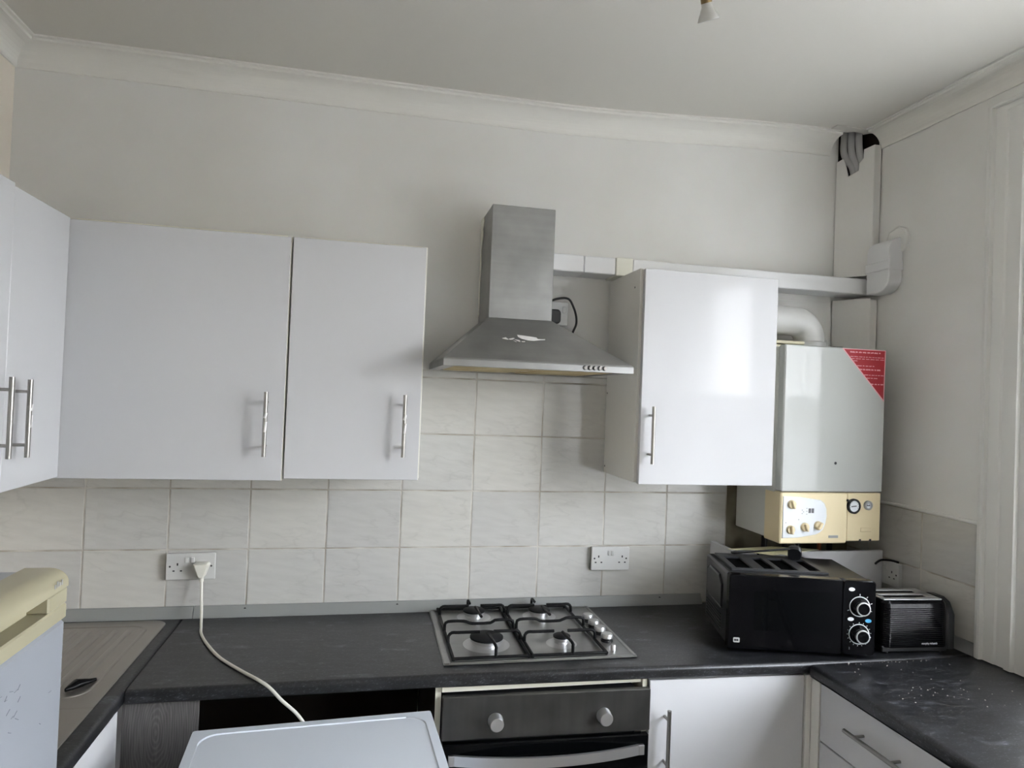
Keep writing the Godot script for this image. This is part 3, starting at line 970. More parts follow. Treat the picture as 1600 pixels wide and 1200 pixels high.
# ------------------------------------------------------------------ boxed-in pipe corner
func corner_boxing():
	var A := Vector3(2.692, 0, 0.006)
	var B := Vector3(2.765, 0, 0.130)
	var s := (B - A).normalized()
	var n := Vector3(-s.z, 0, s.x)
	var t := thing("pipe_boxing", "slanting white board boxing in the pipes in the corner by the boiler", "boxing", Vector3(2.74, 0, 0.06))
	var L := (B - A).length()
	var m := mb()
	m.x = Transform3D(Basis(s, Vector3.UP, n), A)
	# upper board, its top torn away round the hoses
	prism(m, PackedVector2Array([Vector2(0.0, 2.20), Vector2(L, 2.20), Vector2(L, 2.712), Vector2(0.104, 2.702), Vector2(0.103, 2.668), Vector2(0.088, 2.650), Vector2(0.086, 2.622), Vector2(0.046, 2.606), Vector2(0.034, 2.66), Vector2(0.027, 2.684), Vector2(0.0, 2.672)]), -0.009, 0.0, 0.0006)
	commit(m, "board", M.wall, t)
	m = mb()
	m.x = Transform3D(Basis(s, Vector3.UP, n), A)
	prism(m, PackedVector2Array([Vector2(0.0, 1.20), Vector2(L, 1.20), Vector2(L, 2.11), Vector2(0.0, 2.11)]), -0.009, 0.0, 0.0006)
	commit(m, "board", M.wall, t)
	box(t, "front_strip", Vector3(2.7655, 1.20, 0.116), Vector3(2.796, 2.105, 0.130), M.wall, 0.001)
	box(t, "front_strip", Vector3(2.7655, 2.255, 0.116), Vector3(2.796, 2.712, 0.130), M.wall, 0.001)
	# back board behind the flue
	box(get_node("wall_back"), "back_panel", Vector3(2.26, 1.46, -0.001), Vector3(2.687, 2.1, 0.005), M.wall, 0.001)
	# thin dark linings: the shade inside the boxing put into the colour
	box(get_node("wall_back"), "bare_corner", Vector3(2.703, 2.62, -0.001), Vector3(XR, 2.9, 0.0015), M.void, 0.0)
	box(get_node("wall_right"), "bare_corner", Vector3(XR - 0.0015, 2.45, 0.0), Vector3(XR + 0.001, 2.9, 0.112), M.void, 0.0)
	# three flat hoses that come out of the ceiling and drop behind the board
	var hb := thing("hose_bundle", "bundle of grey flattened hoses hanging out of the ceiling corner", "hoses", Vector3(2.70, 2.60, 0.05))
	for i in 3:
		var u: float = [0.030, 0.058, 0.086][i]
		var v: float = [0.074, 0.082, 0.098][i]
		var top := A + s * (u - 0.004) - n * 0.004
		var mid := A + s * (u - 0.002) - n * (0.006 + 0.002 * i)
		var low := A + s * (v - (0.016 if i == 0 else 0.006)) - n * 0.022
		m = mb()
		tube(m, curve([top + Vector3(0, 2.86, 0), top + Vector3(0, 2.77, 0) + n * 0.002, mid + Vector3(0, 2.70, 0) + n * 0.003, low + Vector3(0, 2.63, 0), low + Vector3(0, 2.50, 0)]), 0.0135, 12, 0.010, n)
		commit(m, "hose", M.hose, hb)

# ------------------------------------------------------------------ boiler
func boiler():
	var t := thing("boiler", "white wall-mounted gas boiler with a cream control panel", "boiler", Vector3(2.493, 1.198, 0.15))
	var x0 := 2.289; var x1 := 2.697; var zf := 0.300
	# chassis and front cover
	box(t, "chassis", Vector3(x0 + 0.002, 1.205, 0.008), Vector3(x1 - 0.009, 1.890, 0.258), M.boiler_side, 0.003)
	var m := mb()
	cbox(m, Vector3(x0, 1.380, 0.262), Vector3(x1, 1.894, zf), 0.004)
	var cv := commit(m, "front_cover", M.boiler, t)
	m = mb()
	m.x = Transform3D(Basis(), Vector3(2.501, 1.482, zf))
	prism(m, disc(0.005, 12), -0.001, 0.0006)
	commit(m, "sight_hole", M.rubber, cv)
	# red triangular sticker with lines of print
	m = mb()
	m.x = Transform3D(Basis(), Vector3(0, 0, zf))
	prism(m, PackedVector2Array([Vector2(2.514, 1.8915), Vector2(2.694, 1.8915), Vector2(2.691, 1.706)]), 0.0002, 0.0008)
	var stb := commit(m, "sticker", M.print_pink, cv)
	m = mb()
	m.x = Transform3D(Basis(), Vector3(0, 0, zf))
	prism(m, PackedVector2Array([Vector2(2.521, 1.889), Vector2(2.690, 1.889), Vector2(2.688, 1.714)]), 0.0008, 0.0012)
	commit(m, "red_field", M.red, stb)
	m = mb()
	m.x = Transform3D(Basis(), Vector3(0, 0, zf))
	var rng := RandomNumberGenerator.new()
	rng.seed = 9
	# rows: y, x from, x to, height of the words
	for r in [[1.880, 2.546, 2.672, 0.0060], [1.864, 2.548, 2.686, 0.0030], [1.8565, 2.553, 2.688, 0.0030], [1.849, 2.560, 2.578, 0.0030], [1.832, 2.576, 2.648, 0.0036], [1.819, 2.586, 2.676, 0.0056], [1.800, 2.606, 2.686, 0.0034], [1.789, 2.616, 2.662, 0.0034], [1.768, 2.634, 2.686, 0.0050]]:
		var x: float = r[1]
		while x < r[2] - 0.004:
			var w := minf(rng.randf_range(0.006, 0.020), float(r[2]) - x)
			var k := 0.0
			while k < w - 0.0012:
				cbox(m, Vector3(x + k, r[0] - r[3] / 2 * rng.randf_range(0.55, 1.0), 0.0012), Vector3(x + k + 0.0017, r[0] + r[3] / 2 * rng.randf_range(0.55, 1.0), 0.0016), 0.0)
				k += 0.0024
			x += w + 0.0035
	commit(m, "print", M.print_pink, stb).set_meta("kind", "stuff")
	# control panel
	m = mb()
	cbox(m, Vector3(x0 + 0.001, 1.198, 0.20), Vector3(2.557, 1.3765, zf - 0.002), 0.004)
	cbox(m, Vector3(2.557, 1.205, 0.20), Vector3(x1 - 0.002, 1.3765, zf - 0.004), 0.003)
	var cp := commit(m, "control_panel", M.boiler_cream, t)
	# white face plate: straight on the left, bulging to the right
	m = mb()
	m.x = Transform3D(Basis(), Vector3(0, 0, zf - 0.002))
	var pl := PackedVector2Array([Vector2(2.2985, 1.218), Vector2(2.36, 1.220), Vector2(2.43, 1.230)])
	for k in 7:
		var a := deg_to_rad(-80.0 + 160.0 * k / 6.0)
		pl.append(Vector2(2.440 + 0.032 * cos(a) * (1.0 + 0.1 * sin(a)), 1.294 + 0.058 * sin(a)))
	pl.append(Vector2(2.43, 1.353)); pl.append(Vector2(2.36, 1.362)); pl.append(Vector2(2.2985, 1.364))
	prism(m, pl, 0.0002, 0.0035, 0.0015)
	var fp := commit(m, "face_plate", M.boiler_face, cp)
	for k in [[2.330, 1.336, 20.0], [2.328, 1.248, 5.0], [2.384, 1.257, 20.0], [2.437, 1.262, -40.0]]:
		m = mb()
		m.x = Transform3D(Basis(Vector3.RIGHT, Vector3.FORWARD * -1.0, Vector3.UP), Vector3.ZERO)
		m.x = Transform3D(Basis(Vector3.RIGHT, Vector3.BACK, Vector3.DOWN), Vector3(k[0], k[1], zf + 0.0015))
		lathe(m, [Vector2(0.0155, 0), Vector2(0.0150, 0.007), Vector2(0.0130, 0.009), Vector2(0, 0.009)], 18)
		m.x = Transform3D(Basis(Vector3.BACK, deg_to_rad(k[2])), Vector3(k[0], k[1], zf + 0.010))
		cbox(m, Vector3(-0.004, -0.014, 0), Vector3(0.004, 0.014, 0.010), 0.002)
		commit(m, "knob", M.boiler_cream, fp)
	m = mb()
	m.x = Transform3D(Basis(), Vector3(0, 0, zf + 0.0015))
	cbox(m, Vector3(2.398, 1.306, 0), Vector3(2.407, 1.322, 0.0008), 0.0)
	cbox(m, Vector3(2.410, 1.306, 0), Vector3(2.419, 1.322, 0.0008), 0.0)
	commit(m, "display", M.print_grey, fp)
	m = mb()
	m.x = Transform3D(Basis(), Vector3(0, 0, zf + 0.0015))
	for q in [[2.373, 1.316], [2.378, 1.310], [2.373, 1.304], [2.391, 1.322], [2.391, 1.312], [2.391, 1.302], [2.31, 1.272], [2.36, 1.283]]:
		cbox(m, Vector3(q[0] - 0.002, q[1] - 0.0015, 0), Vector3(q[0] + 0.002, q[1] + 0.0015, 0.0005), 0.0)
	commit(m, "markings", M.hose, fp).set_meta("kind", "stuff")
	# gauges
	for g in [[2.581, 1.330, 0.0265, M.rubber], [2.640, 1.333, 0.0165, M.hose]]:
		m = mb()
		m.x = Transform3D(Basis(Vector3.RIGHT, Vector3.BACK, Vector3.DOWN), Vector3(g[0], g[1], zf - 0.004))
		lathe(m, [Vector2(g[2], 0), Vector2(g[2], 0.007), Vector2(g[2] - 0.002, 0.009), Vector2(g[2] - 0.006, 0.009), Vector2(g[2] - 0.007, 0.006)], 28)
		var gg := commit(m, "gauge", g[3], cp)
		m = mb()
		m.x = Transform3D(Basis(), Vector3(g[0], g[1], zf - 0.004))
		prism(m, disc(g[2] - 0.006, 24), 0.0, 0.0058)
		commit(m, "dial_face", M.boiler_face, gg)
		m = mb()
		m.x = Transform3D(Basis(Vector3.BACK, 0.1), Vector3(g[0], g[1], zf + 0.0019))
		cbox(m, Vector3(-g[2] * 0.45, -0.0018, 0), Vector3(g[2] * 0.35, 0.0018, 0.0010), 0.0)
		for k in 10:
			var a := deg_to_rad(-30.0 + 24.0 * k)
			var e: Vector3 = Vector3(cos(a), sin(a), 0) * float(g[2] - 0.010)
			cbox(m, e - Vector3(0.0009, 0.0009, 0), e + Vector3(0.0009, 0.0009, 0.0006), 0.0)
		commit(m, "needle", M.print_grey, gg)
	m = mb()
	tube(m, [Vector3(2.552, 1.352, zf), Vector3(2.562, 1.347, zf + 0.003)], 0.004, 8)
	commit(m, "gauge_stop", M.rubber, cp)
	# raised rectangle and name badge
	m = mb()
	m.x = Transform3D(Basis(), Vector3(0, 0, zf - 0.004))
	prism(m, rrect(0.046, 0.016, 0.003, 3, Vector2(2.636, 1.246)), 0.0, 0.0022, 0.001)
	commit(m, "raised_plate", M.boiler_cream, cp)
	m = mb()
	m.x = Transform3D(Basis(), Vector3(0, 0, zf - 0.002))
	prism(m, rrect(0.038, 0.009, 0.001, 2, Vector2(2.502, 1.222)), 0.0, 0.001)
	commit(m, "badge", M.hose, cp)
	for xx in [2.613, 2.655]:
		box(cp, "clip_notch", Vector3(xx - 0.004, 1.2045, zf - 0.006), Vector3(xx + 0.004, 1.212, zf - 0.0035), M.rubber, 0.0)
	# flue elbow on top
	var path := []
	for k in 12:
		var a := deg_to_rad(90.0 * k / 11.0)
		path.append(Vector3(2.408 + 0.085 * sin(a) * 1.0, 1.955 + 0.062, 0.12) + Vector3(0, 0, 0))
	path = [Vector3(2.500, 1.893, 0.13), Vector3(2.500, 1.93, 0.13)]
	for k in range(1, 13):
		var a := deg_to_rad(90.0 * k / 12.0)
		path.append(Vector3(2.430 + 0.070 * cos(a), 1.93 + 0.070 * sin(a), 0.13))
	path.append(Vector3(2.33, 2.0, 0.13))
	m = mb()
	tube(m, path, 0.055, 24)
	var fe := commit(m, "flue_elbow", M.white_plastic, t)
	m = mb()
	m.x = Transform3D(Basis(), Vector3(2.500, 1.893, 0.13))
	lathe(m, [Vector2(0.060, 0), Vector2(0.060, 0.028), Vector2(0.056, 0.031), Vector2(0.054, 0.031)], 28)
	cbox(m, Vector3(0.055, 0.004, -0.008), Vector3(0.080, 0.044, 0.008), 0.003)
	commit(m, "flue_collar", M.white_plastic, fe)
	m = mb()
	cbox(m, Vector3(2.30, 1.906, 0.06), Vector3(2.436, 1.918, 0.20), 0.003)
	cbox(m, Vector3(2.30, 1.892, 0.07), Vector3(2.436, 1.903, 0.19), 0.002)
	commit(m, "flue_flange", M.cream_plastic, t)
	box(t, "top_bracket", Vector3(2.545, 1.8905, 0.19), Vector3(2.585, 1.905, 0.215), M.rubber, 0.002)
	# pipes that drop out of the underside
	for q in [[2.36, 0.10, M.black_matt, 0.011], [2.43, 0.12, M.black_matt, 0.011], [2.51, 0.09, M.black_matt, 0.011], [2.58, 0.12, M.copper, 0.0075], [2.64, 0.10, M.black_matt, 0.011]]:
		m = mb()
		tube(m, [Vector3(q[0], 1.206, q[1]), Vector3(q[0], 0.95, q[1])], q[3], 12)
		commit(m, "pipe", q[2], t)
	# white boxing panel below
	var p := thing("pipe_cover", "white board covering the pipes below the boiler", "board", Vector3(2.47, WT, 0.2))
	box(p, "front_board", Vector3(2.172, WT + 0.0005, 0.205), Vector3(2.776, 1.152, 0.221), M.door, 0.001)
	box(p, "end_board", Vector3(2.172, WT + 0.0005, 0.035), Vector3(2.188, 1.152, 0.2045), M.door, 0.001)
	# two cream cards lying on its edge
	m = mb()
	m.x = Transform3D(Basis(Vector3.RIGHT, Vector3.BACK, Vector3.UP), Vector3(0, 1.1526, 0))
	prism(m, PackedVector2Array([Vector2(2.165, 0.175), Vector2(2.36, 0.145), Vector2(2.52, 0.20), Vector2(2.28, 0.275)]), 0.0, 0.0015)
	tag(commit(m, "cream_card", M.card), "larger cream card lying on top of the pipe board under the boiler", "card")
	m = mb()
	m.x = Transform3D(Basis(Vector3.RIGHT, Vector3.BACK, Vector3.UP), Vector3(0, 1.1545, 0))
	prism(m, PackedVector2Array([Vector2(2.27, 0.215), Vector2(2.44, 0.185), Vector2(2.34, 0.30)]), 0.0, 0.0012)
	tag(commit(m, "cream_card", M.card), "small cream card lying behind the microwave plug", "card")

# ------------------------------------------------------------------ worktops
func bullnose(th: float, r: float) -> Array:
	var a := []
	for k in 6:
		var t := deg_to_rad(90.0 * k / 5.0)
		a.append(Vector2(-r + r * sin(t), -r + r * cos(t)))
	a.append(Vector2(0, -th + 0.004))
	a.append(Vector2(-0.004, -th))
	return a

func worktops():
	var th := 0.034
	# back run: slightly out of square, rolled front edge
	var m := mb()
	var xs := [0.3145, 0.70, 1.10, 1.70, 2.196, 2.79]
	var zs := [0.566, 0.564, 0.563, 0.576, 0.598, 0.606]
	var pr := bullnose(th, 0.012)
	for i in xs.size() - 1:
		var a := Vector3(xs[i], WT, 0.0095); var b := Vector3(xs[i + 1], WT, 0.0095)
		var fa := Vector3(xs[i], WT, zs[i]); var fb := Vector3(xs[i + 1], WT, zs[i + 1])
		var last := i == xs.size() - 2
		var r := Vector3(0, 0, 0.012)
		quad(m, a, b, fb - r, fa - r, Vector3.UP)
		quad(m, a - Vector3(0, th, 0), b - Vector3(0, th, 0), fb - Vector3(0, th, 0.004), fa - Vector3(0, th, 0.004), Vector3.DOWN)
		for k in pr.size() - 1:
			var q0: Vector2 = pr[k]; var q1: Vector2 = pr[k + 1]
			var e0 := Vector3(0, q0.y, q0.x); var e1 := Vector3(0, q1.y, q1.x)
			var d := (q1 - q0).normalized()
			quad(m, fa + e0, fb + e0, fb + e1, fa + e1, Vector3(0, d.x, -d.y))
	for e in [[0, Vector3.LEFT], [xs.size() - 1, Vector3.RIGHT]]:
		var x: float = xs[e[0]]; var z: float = zs[e[0]]
		quad(m, Vector3(x, WT, 0.0095), Vector3(x, WT, z - 0.012), Vector3(x, WT - th, z - 0.004), Vector3(x, WT - th, 0.0095), e[1])
		for k in pr.size() - 1:
			tri(m, Vector3(x, WT - 0.012, z - 0.012), Vector3(x, WT + pr[k].y, z + pr[k].x), Vector3(x, WT + pr[k + 1].y, z + pr[k + 1].x), e[1], e[1], e[1])
	quad(m, Vector3(xs[0], WT, 0.0095), Vector3(2.79, WT, 0.0095), Vector3(2.79, WT - th, 0.0095), Vector3(xs[0], WT - th, 0.0095), Vector3.FORWARD)
	tag(commit(m, "worktop", M.slate), "black slate-effect worktop along the back wall, holding the hob", "worktop")
	# left run with the sink: rolled edge towards +x, opening for the bowl
	m = mb()
	left_run(m, -0.258, 0.312, 0.0095, 0.66, th, true)
	left_run(m, -0.258, -0.175, 0.66, 0.93, th, false)
	left_run(m, 0.235, 0.312, 0.66, 0.93, th, true)
	left_run(m, -0.258, 0.312, 0.93, 0.972, th, true)
	# the joint edge beyond the corner keeps a rolled nose
	tag(commit(m, "worktop", M.slate), "black worktop on the left with the steel sink let into it", "worktop")
	# right run under the window
	m = mb()
	var y := WT - 0.002
	var x0 := 2.196; var x1 := 2.796
	var z0 := 0.6085; var z1 := 2.30
	quad(m, Vector3(x0 + 0.012, y, z0), Vector3(x1, y, z0), Vector3(x1, y, z1), Vector3(x0 + 0.012, y, z1), Vector3.UP)
	quad(m, Vector3(x0, y - th, z0), Vector3(x1, y - th, z0), Vector3(x1, y - th, z1), Vector3(x0, y - th, z1), Vector3.DOWN)
	for k in pr.size() - 1:
		var q0: Vector2 = pr[k]; var q1: Vector2 = pr[k + 1]
		var d := (q1 - q0).normalized()
		quad(m, Vector3(x0 - q0.x, y + q0.y, z0), Vector3(x0 - q0.x, y + q0.y, z1), Vector3(x0 - q1.x, y + q1.y, z1), Vector3(x0 - q1.x, y + q1.y, z0), Vector3(d.y, d.x, 0))
	for e in [[z0, Vector3.FORWARD], [z1, Vector3.BACK]]:
		var z: float = e[0]
		quad(m, Vector3(x0 + 0.012, y, z), Vector3(x1, y, z), Vector3(x1, y - th, z), Vector3(x0 + 0.004, y - th, z), e[1])
		for k in pr.size() - 1:
			tri(m, Vector3(x0 + 0.012, y - 0.012, z), Vector3(x0 - pr[k].x, y + pr[k].y, z), Vector3(x0 - pr[k + 1].x, y + pr[k + 1].y, z), e[1], e[1], e[1])
	tag(commit(m, "worktop", M.slate), "black worktop on the right running under the window", "worktop")

func left_run(m, x0: float, x1: float, z0: float, z1: float, th: float, nose: bool):
	if not nose:
		cbox(m, Vector3(x0, WT - th, z0), Vector3(x1, WT, z1), 0.0)
		return
	var p := PackedVector2Array([Vector2(x0, WT - th), Vector2(x0, WT)])
	for q in bullnose(th, 0.012):
		p.append(Vector2(x1 + q.x, WT + q.y))
	prism(m, p, z0, z1, 0.0, 40.0)

# ------------------------------------------------------------------ base units
func base_units():
	# right of the oven: one door
	var t := turned("base_cabinet", "white base cabinet with one door right of the oven", "cabinet", Vector3(1.7045, 0, 0.5665), -2.0)
	box(t, "carcass", Vector3(0.002, 0.10, -0.55), Vector3(0.497, 0.872, -0.0195), M.carcass, 0.001)
	var d := box(t, "door", Vector3(0.0, 0.15, -0.018), Vector3(0.492, 0.8675, 0.0), M.door, 0.0015)
	handle(d, Vector3(0.048, 0.700, 0.0), Vector3.UP, Vector3.BACK)
	box(t, "plinth", Vector3(0.0, 0.0, -0.08), Vector3(0.492, 0.098, -0.064), M.carcass, 0.001)
	# filler between door and drawers
	var f := mb()
	cbox(f, Vector3(2.2005, 0.10, 0.572), Vector3(2.2185, 0.868, 0.588), 0.001)
	cbox(f, Vector3(2.2205, 0.10, 0.580), Vector3(2.236, 0.868, 0.622), 0.001)
	tag(commit(f, "filler_post", M.carcass), "narrow white filler post in the corner between door and drawers", "panel")
	# drawers on the right run, facing left
	t = thing("drawer_unit", "white drawer unit under the window worktop on the right", "drawers", Vector3(2.5, 0, 0.95))
	box(t, "carcass", Vector3(2.242, 0.10, 0.624), Vector3(2.79, 0.870, 1.224), M.carcass, 0.001)
	var ys := [[0.692, 0.864], [0.42, 0.688], [0.148, 0.416]]
	for k in 3:
		d = box(t, "drawer", Vector3(2.222, ys[k][0], 0.626), Vector3(2.240, ys[k][1], 1.222), M.door, 0.0015)
		handle(d, Vector3(2.222, ys[k][1] - 0.072, 0.868), Vector3.BACK, Vector3.LEFT, 0.20)
	box(t, "plinth", Vector3(2.29, 0.0, 0.624), Vector3(2.306, 0.098, 1.224), M.carcass, 0.001)
	t = thing("base_cabinet", "white base cabinet beyond the drawers on the window side", "cabinet", Vector3(2.5, 0, 1.75))
	box(t, "carcass", Vector3(2.242, 0.10, 1.228), Vector3(2.79, 0.870, 2.29), M.carcass, 0.001)
	for k in 2:
		d = box(t, "door", Vector3(2.222, 0.148, 1.228 + k * 0.532), Vector3(2.240, 0.864, 1.757 + k * 0.532), M.door, 0.0015)
		handle(d, Vector3(2.222, 0.70, 1.70 if k == 0 else 1.82), Vector3.UP, Vector3.LEFT)
	box(t, "plinth", Vector3(2.29, 0.0, 1.228), Vector3(2.306, 0.098, 2.29), M.carcass, 0.001)
	# sink cabinet on the left, facing right
	t = thing("base_cabinet", "white sink base cabinet beside the fridge on the left", "cabinet", Vector3(0.02, 0, 0.77))
	var m := mb()
	cbox(m, Vector3(-0.255, 0.10, 0.572), Vector3(0.284, 0.72, 0.588), 0.001)
	cbox(m, Vector3(-0.255, 0.10, 0.950), Vector3(0.284, 0.72, 0.966), 0.001)
	cbox(m, Vector3(-0.255, 0.10, 0.588), Vector3(0.284, 0.116, 0.950), 0.001)
	commit(m, "carcass", M.carcass, t)
	d = box(t, "door", Vector3(0.2855, 0.148, 0.575), Vector3(0.3035, 0.868, 0.968), M.door, 0.0015)
	handle(d, Vector3(0.3035, 0.70, 0.925), Vector3.UP, Vector3.RIGHT)
	box(d, "edge_band", Vector3(0.2865, 0.148, 0.5735), Vector3(0.3025, 0.868, 0.575), M.band, 0.0)
	# added dark panel that paints the shade of the empty gap
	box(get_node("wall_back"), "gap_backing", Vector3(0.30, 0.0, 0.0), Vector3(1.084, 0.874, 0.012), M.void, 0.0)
	# dark woodgrain infill panel under the back worktop
	m = mb()
	var w := 0.176
	m.x = Transform3D(Basis(), Vector3(0.3055, 0.0, 0.0))
	quad(m, Vector3(0, 0.1, 0.548), Vector3(w, 0.1, 0.548), Vector3(w, 0.875, 0.548), Vector3(0, 0.875, 0.548), Vector3.BACK, [Vector2(0, 0.775), Vector2(w, 0.775), Vector2(w, 0), Vector2(0, 0)])
	cbox(m, Vector3(0, 0.1, 0.532), Vector3(w, 0.875, 0.5478), 0.0)
	tag(commit(m, "infill_panel", M.grain), "dark grey woodgrain infill panel under the worktop corner", "panel")
	# end board of the oven housing; its dark colour paints in the shade
	var hb := thing("housing_board", "housing board left of the oven with a cream edge, its shaded side painted dark", "board", Vector3(1.094, 0, 0.28))
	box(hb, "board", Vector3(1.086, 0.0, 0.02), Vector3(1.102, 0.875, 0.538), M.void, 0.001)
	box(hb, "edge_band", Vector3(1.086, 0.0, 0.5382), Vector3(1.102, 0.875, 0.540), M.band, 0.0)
	tag(box(null, "housing_board", Vector3(1.686, 0.0, 0.02), Vector3(1.702, 0.875, 0.555), M.band, 0.001), "cream board right of the oven beside the cabinet door", "board")
	tag(box(null, "housing_rail", Vector3(1.1025, 0.857, 0.46), Vector3(1.6855, 0.875, 0.548), M.band, 0.001), "cream rail between oven and worktop", "rail")

# ------------------------------------------------------------------ built-in oven
func oven():
	var t := turned("built_in_oven", "built-in oven with steel control panel and black glass door", "oven", Vector3(1.1045, 0.26, 0.5470), -1.45)
	# own axes: x along the front, y from the oven's base, z outwards
	var w := 0.598
	box(t, "body", Vector3(0.006, 0.0, -0.50), Vector3(0.562, 0.585, -0.002), M.black_matt, 0.002)
	var cp := box(t, "control_panel", Vector3(0.0, 0.472, -0.001), Vector3(w, 0.590, 0.018), M.ovensteel, 0.002)
	for xx in [0.147, 0.458]:
		var m := mb()
		m.x = Transform3D(Basis(Vector3.RIGHT, Vector3.BACK, Vector3.DOWN), Vector3(xx, 0.522, 0.018))
		lathe(m, [Vector2(0.0215, 0), Vector2(0.0215, 0.004), Vector2(0.0205, 0.006), Vector2(0.0195, 0.026), Vector2(0.0175, 0.029), Vector2(0, 0.029)], 26)
		commit(m, "knob", M.alu, cp)
	var d := box(t, "door", Vector3(0.002, -0.08, -0.001), Vector3(w - 0.002, 0.462, 0.020), M.darkglass, 0.003)
	# bowed bar handle: flat strip curving outwards
	var m := mb()
	var seg := 24
	for i in seg:
		var P := []
		for q in [[i, 0.0], [i + 1, 0.0]]:
			var u: float = float(q[0]) / seg
			var bow := 0.038 * (1.0 - pow(2.0 * u - 1.0, 2.0))
			P.append(Vector3(0.022 + u * 0.556, 0.0, 0.024 + bow))
		var a: Vector3 = P[0]; var b: Vector3 = P[1]
		var dr := (b - a).normalized()
		var n := Vector3(-dr.z, 0, dr.x)
		var y0 := Vector3(0, 0.408, 0); var y1 := Vector3(0, 0.436, 0)
		quad(m, a + y0, b + y0, b + y1, a + y1, n)
		quad(m, a + y0 - n * 0.008, b + y0 - n * 0.008, b + y1 - n * 0.008, a + y1 - n * 0.008, -n)
		quad(m, a + y1, b + y1, b + y1 - n * 0.008, a + y1 - n * 0.008, Vector3.UP)
		quad(m, a + y0, b + y0, b + y0 - n * 0.008, a + y0 - n * 0.008, Vector3.DOWN)
	cbox(m, Vector3(0.020, 0.408, 0.0195), Vector3(0.036, 0.436, 0.029), 0.001)
	cbox(m, Vector3(0.564, 0.408, 0.0195), Vector3(0.580, 0.436, 0.029), 0.001)
	commit(m, "door_handle", M.alu, d)

